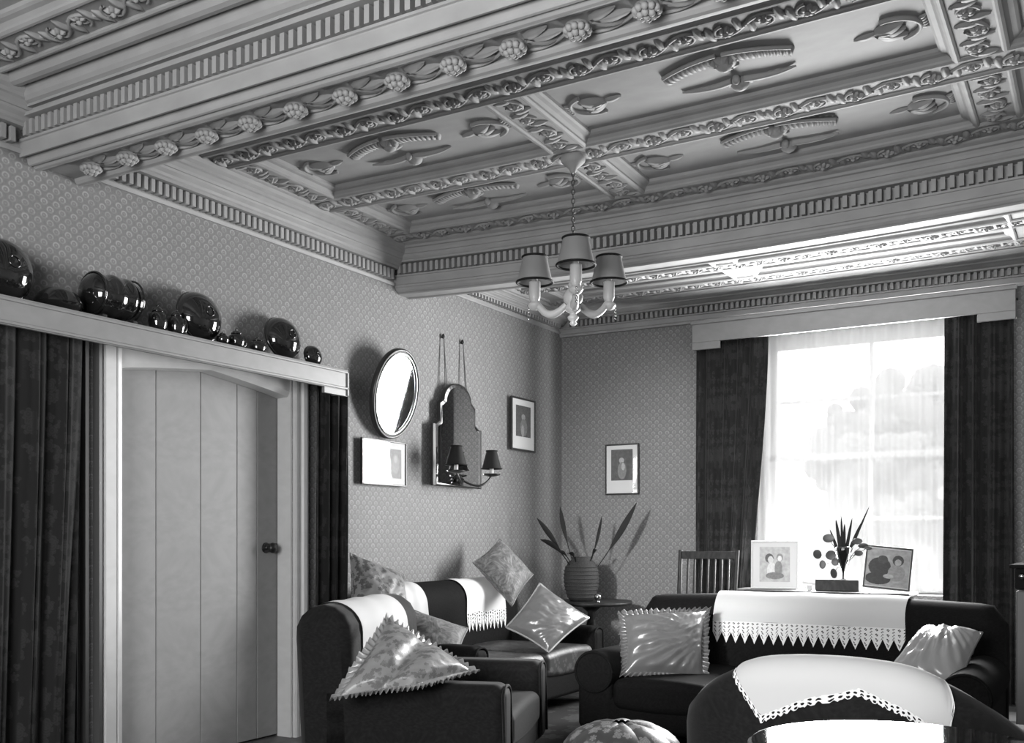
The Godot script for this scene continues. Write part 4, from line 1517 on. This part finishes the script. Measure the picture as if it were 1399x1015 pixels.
# ---------------------------------------------------------------- chandelier
func build_chandelier() -> void:
	var o := thing("chandelier", "three-armed chandelier with fabric shades hanging on a chain", "chandelier", V(1.735, 0, 3.185), 0.0)
	var top := BY + sag(1.735, 3.185)
	var mb := MB.new()
	mb.lathe(pv([0.0, top - 0.07, 0.012, top - 0.07, 0.022, top - 0.05, 0.045, top - 0.03, 0.058, top - 0.016, 0.06, top, 0.06, top + 0.02]), 24)
	part("ceiling_rose", mb, M.plaster, o)
	var y := top - 0.075
	var i := 0
	var lm := MB.new()
	var loop := []
	for k in 17: loop.append(V(cos(TAU * k / 16.0) * 0.008, sin(TAU * k / 16.0) * 0.014, 0))
	lm.tube(loop, 0.0026, 6, false)
	var link := lm.done()
	while y > 2.36:
		inst("chain_link", link, M.bronze, o, Transform3D(Basis(Vector3.UP, PI * 0.5 * (i % 2) + 0.4), V(0, y, 0)))
		y -= 0.022
		i += 1
	mb = MB.new()
	mb.lathe(pv([0.0, 2.135, 0.010, 2.14, 0.018, 2.15, 0.012, 2.158, 0.022, 2.168, 0.028, 2.18, 0.016, 2.19, 0.016, 2.198, 0.036, 2.21, 0.040, 2.225, 0.030, 2.24, 0.044, 2.255, 0.048, 2.28, 0.036, 2.305, 0.020, 2.32, 0.026, 2.335, 0.014, 2.352, 0.006, 2.37, 0.0, 2.37]), 24)
	part("hub", mb, M.cream_paint, o)
	# one arm comes towards the viewer
	for k in 3:
		var ang := deg_to_rad(30.5) + TAU * k / 3.0
		var d := V(sin(ang), 0, cos(ang))
		mb = MB.new()
		var path := []
		var rad := []
		for j in 13:
			var t := j / 12.0
			path.append(d * (0.035 + 0.175 * t) + V(0, 2.245 - 0.045 * sin(PI * t * 0.95) + 0.05 * t * t * t, 0))
			rad.append(0.020 - 0.010 * absf(t - 0.45))
		mb.tube(path, rad, 10)
		var arm := part("arm", mb, M.cream_paint, o)
		var e: Vector3 = d * 0.21
		mb = MB.new()
		mb.lathe(pv([0.0, 2.235, 0.02, 2.24, 0.034, 2.258, 0.030, 2.27, 0.018, 2.276, 0.022, 2.285, 0.028, 2.30, 0.028, 2.375, 0.0, 2.38]), 20, e)
		part("candle_cup", mb, M.cream_paint, arm)
		mb = MB.new()
		mb.lathe(pv([0.0, 2.38, 0.014, 2.38, 0.014, 2.40, 0.022, 2.42, 0.020, 2.44, 0.0, 2.455]), 14, e)
		part("bulb", mb, M.card_mount, arm)
		mb = MB.new()
		mb.lathe(pv([0.088, 2.372, 0.086, 2.38, 0.072, 2.44, 0.060, 2.498]), 28, e)
		var shade := part("shade", mb, M.shade_fabric, arm)
		for q in [[0.0885, 2.374], [0.0605, 2.497]]:
			mb = MB.new()
			var ringp := []
			for j in 33: ringp.append(e + V(cos(TAU * j / 32.0) * q[0], q[1], sin(TAU * j / 32.0) * q[0]))
			mb.tube(ringp, 0.0058, 8, false)
			part("braid", mb, M.dark_braid, shade)
		# small glass drops
		mb = MB.new()
		for j in 5:
			mb.ball(e + d * 0.036 + V(0, 2.262 - 0.016 * j, 0), Vector3.ONE * 0.0055, 8, 6)
		part("glass_drops", mb, M.silver, arm)

# ---------------------------------------------------------------- tables, chair, window things
func blade(mb: MB, a: Vector3, b: Vector3, bow: Vector3, w: float, sidev: Vector3, stalk := 0.0) -> void:
	var rows := []
	for i in 21:
		var t := i / 20.0
		var p := a.lerp(b, t) + bow * 4.0 * t * (1.0 - t)
		var ww := w * pow(sin(PI * (0.12 + 0.88 * t)), 0.6) if t < 1.0 else 0.0005
		if stalk > 0.0: ww = (0.0035 if t < stalk else maxf(0.0035, w * pow(sin(PI * (t - stalk) / (1.0 - stalk)), 0.8))) if t < 1.0 else 0.0005
		var dirv := (b - a).normalized()
		var s := (sidev - dirv * sidev.dot(dirv)).normalized()
		var up := s.cross(dirv)
		rows.append([p - s * ww, p + up * ww * 0.35, p + s * ww])
	mb.grid(rows)

func build_corner_table() -> void:
	var o := thing("side_table", "dark round side table in the corner under the vase", "table", V(0.57, 0, 0.60))
	var mb := MB.new()
	mb.lathe(pv([0.0, 0.615, 0.28, 0.615, 0.305, 0.622, 0.31, 0.634, 0.305, 0.645, 0.0, 0.648]), 48)
	part("table_top", mb, M.dark_wood, o)
	mb = MB.new()
	mb.lathe(pv([0.0, 0.14, 0.05, 0.14, 0.055, 0.18, 0.035, 0.24, 0.028, 0.3, 0.04, 0.36, 0.05, 0.42, 0.03, 0.5, 0.03, 0.56, 0.09, 0.61, 0.09, 0.616]), 20)
	part("pedestal", mb, M.dark_wood, o)
	for k in 3:
		mb = MB.new()
		var a := TAU * k / 3.0
		var path := []
		var rad := []
		for i in 9:
			var t := i / 8.0
			path.append(V(cos(a) * (0.03 + 0.2 * t), 0.19 - 0.165 * t * t, sin(a) * (0.03 + 0.2 * t)))
			rad.append(0.024 - 0.006 * t)
		mb.tube(path, rad, 8)
		part("foot", mb, M.dark_wood, o)
	o = thing("vase", "dark ribbed pottery vase standing on the round corner table", "vase", V(0.53, 0.648, 0.69))
	mb = MB.new()
	mb.lathe(pv([0.0, 0.0, 0.085, 0.0, 0.105, 0.03, 0.125, 0.10, 0.132, 0.17, 0.125, 0.24, 0.10, 0.29, 0.075, 0.31, 0.08, 0.33, 0.07, 0.33, 0.068, 0.30]), 36)
	part("body", mb, M.clay, o)
	for j in 9:
		mb = MB.new()
		var yy := 0.03 + 0.028 * j
		var rr := 0.105 + 0.0275 * sin(PI * clampf((yy - 0.03) / 0.28, 0, 1))
		var rp := []
		for i in 37: rp.append(V(cos(TAU * i / 36.0) * rr, yy, sin(TAU * i / 36.0) * rr))
		mb.tube(rp, 0.0055, 6, false)
		part("rib", mb, M.clay, o)
	o = thing("leaf_spray", "stiff dark sword-shaped leaves standing in the corner vase", "plant", V(0.53, 0.95, 0.69))
	var sd := V(0.86, 0, -0.51)
	for l in [[V(-0.24, 0.32, 0.26), 0.020, V(0, 0.03, 0)], [V(-0.17, 0.41, 0.02), 0.018, V(-0.03, 0.03, 0)], [V(-0.17, 0.16, 0.34), 0.022, V(0, 0.08, 0)], [V(0.37, 0.44, -0.19), 0.024, V(0.0, -0.04, 0)], [V(0.07, 0.34, -0.21), 0.012, V(0.02, 0, 0)], [V(0.0, 0.05, 0.24), 0.018, V(0, 0.10, 0)], [V(0.15, 0.08, 0.06), 0.014, V(0.03, 0.10, 0)], [V(-0.10, 0.06, 0.20), 0.014, V(-0.02, 0.10, 0)]]:
		mb = MB.new()
		blade(mb, V(0, -0.2, 0), l[0], l[2], l[1], sd, 0.5)
		part("leaf", mb, M.leaf_dark, o)
	o = thing("glass_ornament", "tiny glass ornament at the front of the corner table", "ornament", V(0.72, 0.649, 0.80))
	mb = MB.new()
	mb.lathe(pv([0.0, 0.0, 0.02, 0.0, 0.012, 0.008, 0.008, 0.015, 0.008, 0.015]), 12)
	part("foot", mb, M.silver, o)
	mb = MB.new()
	mb.ball(V(0, 0.038, 0), Vector3.ONE * 0.027, 14, 10)
	part("ball", mb, M.silver, o)

func build_chair() -> void:
	var o := thing("dining_chair", "dark wooden slat-back chair standing behind the sofa by the curtain", "chair", V(1.50, 0.0125, 0.84), 0.0)
	var mb: MB
	for s in [-1.0, 1.0]:
		mb = MB.new()
		mb.tube([V(s * 0.19, 0, -0.20), V(s * 0.195, 0.42, -0.17), V(s * 0.205, 0.75, -0.19), V(s * 0.21, 1.02, -0.23)], [0.018, 0.019, 0.017, 0.016], 8)
		part("back_post", mb, M.dark_wood, o)
		mb = MB.new()
		mb.tube([V(s * 0.20, 0, 0.20), V(s * 0.20, 0.42, 0.19)], 0.018, 8)
		part("leg", mb, M.dark_wood, o)
	mb = MB.new()
	mb.rbox(V(0, 0.985, -0.225), V(0.40, 0.055, 0.018), 0.006, 2)
	part("top_rail", mb, M.dark_wood, o)
	mb = MB.new()
	mb.rbox(V(0, 0.60, -0.185), V(0.38, 0.04, 0.016), 0.005, 2)
	part("lower_rail", mb, M.dark_wood, o)
	for k in 7:
		mb = MB.new()
		mb.tube([V(-0.15 + 0.05 * k, 0.61, -0.186), V(-0.15 + 0.05 * k, 0.97, -0.222)], 0.008, 6)
		part("slat", mb, M.dark_wood, o)
	mb = MB.new()
	mb.rbox(V(0, 0.44, 0.0), V(0.43, 0.04, 0.42), 0.015, 3)
	part("seat", mb, M.dark_wood, o)
	for z in [-0.18, 0.19]:
		mb = MB.new()
		mb.rbox(V(0, 0.25, z), V(0.38, 0.022, 0.018), 0.004, 1)
		part("stretcher", mb, M.dark_wood, o)

func build_window_table() -> void:
	var o := thing("window_table", "narrow dark table under the window holding photographs and a plant", "table", V(2.24, 0, 0.40))
	var mb := MB.new()
	mb.rbox(V(0, 0.745, 0), V(1.20, 0.025, 0.36), 0.006, 2)
	part("table_top", mb, M.dark_wood, o)
	mb = MB.new()
	mb.rbox(V(0, 0.69, 0), V(1.12, 0.08, 0.29), 0.004, 1)
	part("apron", mb, M.dark_wood, o)
	for sx in [-1.0, 1.0]:
		for sz in [-1.0, 1.0]:
			mb = MB.new()
			mb.rbox(V(sx * 0.53, 0.365, sz * 0.12), V(0.045, 0.73, 0.045), 0.004, 1)
			part("leg", mb, M.dark_wood, o)
	var y := 0.758
	# photographs
	o = thing("photo_frame", "pale framed photograph of two figures beside the left curtain", "photo frame", V(1.90, y, 0.36), deg_to_rad(14), "photographs on the window table")
	framed(o, 0.33, 0.345, 0.012, M.card_mount, [-0.105, 0.105, 0.05, 0.30], 3, false)
	o.rotation.x = -0.10
	o = thing("photo_frame", "tilted framed photograph of two figures right of the window plant", "photo frame", V(2.665, y, 0.42), deg_to_rad(12), "photographs on the window table")
	framed(o, 0.30, 0.29, 0.012, M.dark_frame, [-0.135, 0.135, 0.02, 0.27], 4, false)
	o.rotation.x = -0.14
	o.rotation.z = -0.10
	o.position.y = y + 0.018
	# dark box with the vase on it
	mb = MB.new()
	mb.rbox(V(2.355, y + 0.04, 0.40), V(0.29, 0.08, 0.13), 0.006, 2)
	single("wooden_box", mb, M.dark_wood, "long dark wooden box under the plant in the window", "box")
	o = thing("plant_vase", "dark tapering vase of leaves on the box in the window", "vase", V(2.385, y + 0.081, 0.40))
	mb = MB.new()
	mb.lathe(pv([0.0, 0.0, 0.035, 0.0, 0.036, 0.006, 0.010, 0.014, 0.012, 0.05, 0.030, 0.11, 0.045, 0.17, 0.052, 0.21, 0.050, 0.222, 0.044, 0.215]), 24)
	part("body", mb, M.black_glaze, o)
	var pl := thing("window_plant", "spiky and round-leaved plant standing dark against the window", "plant", V(2.385, y + 0.29, 0.40))
	for l in [[V(-0.085, 0.13, 0.02), 0.011], [V(-0.05, 0.20, 0.0), 0.014], [V(-0.01, 0.22, 0.02), 0.010], [V(0.055, 0.21, -0.02), 0.011], [V(0.115, 0.18, -0.03), 0.013], [V(0.165, 0.29, -0.04), 0.008], [V(0.02, 0.17, 0.05), 0.012]]:
		mb = MB.new()
		blade(mb, V(0, -0.14, 0), l[0], V(0, 0.01, 0), l[1], V(1, 0, 0))
		part("blade_leaf", mb, M.leaf_dark, pl)
	var k := 0
	for l in [[-0.09, 0.07, 0.040, 0.030], [-0.165, -0.04, 0.030, 0.034], [-0.075, -0.045, 0.036, 0.034], [-0.13, -0.11, 0.022, 0.030], [-0.055, -0.17, 0.024, 0.036], [-0.045, -0.09, 0.026, 0.028], [0.10, 0.05, 0.036, 0.022], [0.14, 0.02, 0.034, 0.018], [0.11, -0.03, 0.030, 0.020], [0.17, 0.005, 0.026, 0.012]]:
		mb = MB.new()
		mb.ball(V(l[0], l[1], 0.04), V(l[2], l[3], 0.004), 14, 8, Basis(Vector3.RIGHT, 0.3 * sin(k * 2.0)) * Basis(Vector3.UP, 0.5 * sin(k * 3.1)))
		mb.tube([V(0, -0.12, 0), V(l[0] * 0.6, (l[1] - 0.05) * 0.6, 0.03), V(l[0], l[1], 0.038)], 0.0025, 5)
		part("round_leaf", mb, M.leaf, pl)
		k += 1
	o = thing("small_ornament", "tiny pale ornament on the window table left of the plant", "ornament", V(2.17, y, 0.45))
	mb = MB.new()
	mb.rbox(V(0, 0.05, 0), V(0.10, 0.018, 0.006), 0.002, 1, Basis(Vector3.BACK, -0.12))
	part("bar", mb, M.card_mount, o)
	mb = MB.new()
	mb.rbox(V(0, 0.02, 0), V(0.03, 0.04, 0.03), 0.004, 1)
	part("stand", mb, M.card_mount, o)

func build_foreground() -> void:
	# polished round table at the viewer's right hand
	var o := thing("occasional_table", "small round table with a mirror-polished top in the near right corner", "table", V(3.585, 0, 5.36))
	var mb := MB.new()
	mb.lathe(pv([0.0, 0.672, 0.27, 0.672, 0.29, 0.68, 0.30, 0.690, 0.298, 0.697, 0.288, 0.70, 0.0, 0.70, 0.0, 0.70]), 64)
	part("table_top", mb, M.polished_wood, o)
	mb = MB.new()
	mb.lathe(pv([0.0, 0.16, 0.05, 0.16, 0.055, 0.2, 0.03, 0.28, 0.03, 0.45, 0.045, 0.52, 0.03, 0.6, 0.09, 0.66, 0.09, 0.673]), 20)
	part("pedestal", mb, M.dark_wood, o)
	for k in 3:
		mb = MB.new()
		var a := TAU * k / 3.0 + 0.4
		var path := []
		for i in 9:
			var t := i / 8.0
			path.append(V(cos(a) * (0.03 + 0.2 * t), 0.21 - 0.18 * t * t, sin(a) * (0.03 + 0.2 * t)))
		mb.tube(path, 0.02, 8)
		part("foot", mb, M.dark_wood, o)
	# cabinet at the right edge
	o = thing("cabinet", "grey painted cabinet just inside the right edge", "cabinet", V(4.06, 0.0125, 3.02))
	mb = MB.new()
	mb.rbox(V(0, 0.46, 0), V(0.82, 0.90, 0.54), 0.008, 2)
	part("carcass", mb, M.dark_trim, o)
	for s in [-1.0, 1.0]:
		mb = MB.new()
		mb.rbox(V(s * 0.195, 0.46, 0.275), V(0.37, 0.78, 0.02), 0.005, 1)
		var dr := part("door", mb, M.dark_trim, o)
		mb = MB.new()
		mb.ball(V(s * 0.04, 0.5, 0.295), Vector3.ONE * 0.014, 10, 8)
		part("knob", mb, M.dark_wood, dr)
	o = thing("dark_box", "dark wooden box with a metal knob on the cabinet at right", "box", V(3.97, 0.924, 3.02))
	mb = MB.new()
	mb.rbox(V(0, 0.04, 0), V(0.66, 0.08, 0.36), 0.006, 2)
	part("body", mb, M.matte_dark, o)
	mb = MB.new()
	mb.rbox(V(0, 0.087, 0), V(0.70, 0.014, 0.40), 0.005, 2)
	part("lid", mb, M.matte_dark, o)
	mb = MB.new()
	mb.ball(V(-0.305, 0.05, 0.19), Vector3.ONE * 0.012, 10, 8)
	part("knob", mb, M.silver, o)
	o = thing("fern", "small leafy pot plant at the right edge above the cabinet", "plant", V(3.80, 1.019, 3.02))
	mb = MB.new()
	mb.lathe(pv([0.0, 0.0, 0.05, 0.0, 0.065, 0.09, 0.07, 0.10, 0.06, 0.10, 0.0, 0.085]), 20)
	part("flower_pot", mb, M.clay, o)
	for k in 11:
		var a := TAU * k / 11.0
		mb = MB.new()
		blade(mb, V(0, 0.08, 0), V(cos(a) * 0.15, 0.10 + 0.05 * sin(k * 2.3), sin(a) * 0.15), V(0, 0.05, 0), 0.014, V(-sin(a), 0.2, cos(a)))
		part("leaf", mb, M.leaf_dark, o)

func build_outside() -> void:
	var mb := MB.new()
	mb.box(V(2.4, -0.9, -15), V(60, 0.2, 28))
	struct("ground", mb, M.grass, "pale lawn outside beyond the window", "ground")
	var r := RandomNumberGenerator.new()
	r.seed = 5
	for t in [[V(1.55, -0.8, -7.5), 1.45, "nearer round-topped shrub seen faintly through the net curtain"], [V(0.9, -0.8, -12.0), 2.2, "farther tall tree seen faintly through the net curtain"]]:
		var o := thing("tree", t[2], "tree", t[0])
		mb = MB.new()
		mb.tube([V(0, 0, 0), V(0.05, 0.8, 0), V(0, t[1] * 1.2, 0.05)], [0.14, 0.11, 0.08], 8)
		part("trunk", mb, M.bark, o)
		mb = MB.new()
		for k in 220:
			var p: Vector3 = V(r.randfn(0, 1), r.randfn(0, 1), r.randfn(0, 1)).normalized() * pow(r.randf(), 0.4) * t[1] * 0.8
			mb.ball(V(0, t[1] * 1.45, 0) + p, Vector3.ONE * t[1] * r.randf_range(0.06, 0.16), 7, 5)
		part("crown", mb, M.foliage, o)

# the photographer's lamp, left of the camera and out of its view
func build_flood_lamp() -> void:
	var at := V(2.05, 0, 6.75)
	var aim := (V(1.2, 0.95, 0.0) - (at + V(0, 1.75, 0))).normalized()
	var o := thing("flood_lamp", "flood lamp with a round reflector on a tripod stand left of the viewer", "lamp", at)
	var mb := MB.new()
	mb.tube([V(0, 0.45, 0), V(0, 1.72, 0)], 0.012, 10)
	part("pole", mb, M.black_metal, o)
	for k in 3:
		mb = MB.new()
		var a := TAU * k / 3.0
		mb.tube([V(0, 0.62, 0), V(cos(a) * 0.36, 0.024, sin(a) * 0.36)], 0.010, 8)
		part("leg", mb, M.black_metal, o)
	var right := aim.cross(Vector3.UP).normalized()
	var b := Basis(right, aim, right.cross(aim))
	var head := V(0, 1.75, 0)
	mb = MB.new()
	mb.lathe(pv([0.0, -0.09, 0.03, -0.09, 0.035, -0.05, 0.07, -0.03, 0.12, 0.03, 0.145, 0.09]), 32, head, b)
	part("reflector", mb, M.silver, o)
	mb = MB.new()
	mb.ball(head, Vector3(0.03, 0.036, 0.03), 16, 10, b)
	var bm := StandardMaterial3D.new()
	bm.resource_name = "lamp_bulb"
	bm.emission_enabled = true
	bm.emission = Color(1, 1, 1)
	bm.emission_energy_multiplier = 6.0
	part("bulb", mb, bm, o)
	var l := SpotLight3D.new()
	l.name = "flood_light"
	l.spot_angle = 16.0
	l.spot_angle_attenuation = 1.0
	l.spot_range = 14.0
	l.spot_attenuation = 2.0
	l.light_size = 0.10
	l.light_energy = FLOOD
	l.shadow_enabled = true
	add_child(l)
	l.look_at_from_position(at + head + aim * 0.10, at + head + aim * 2.0, Vector3.UP)

const FLOOD := 30.0
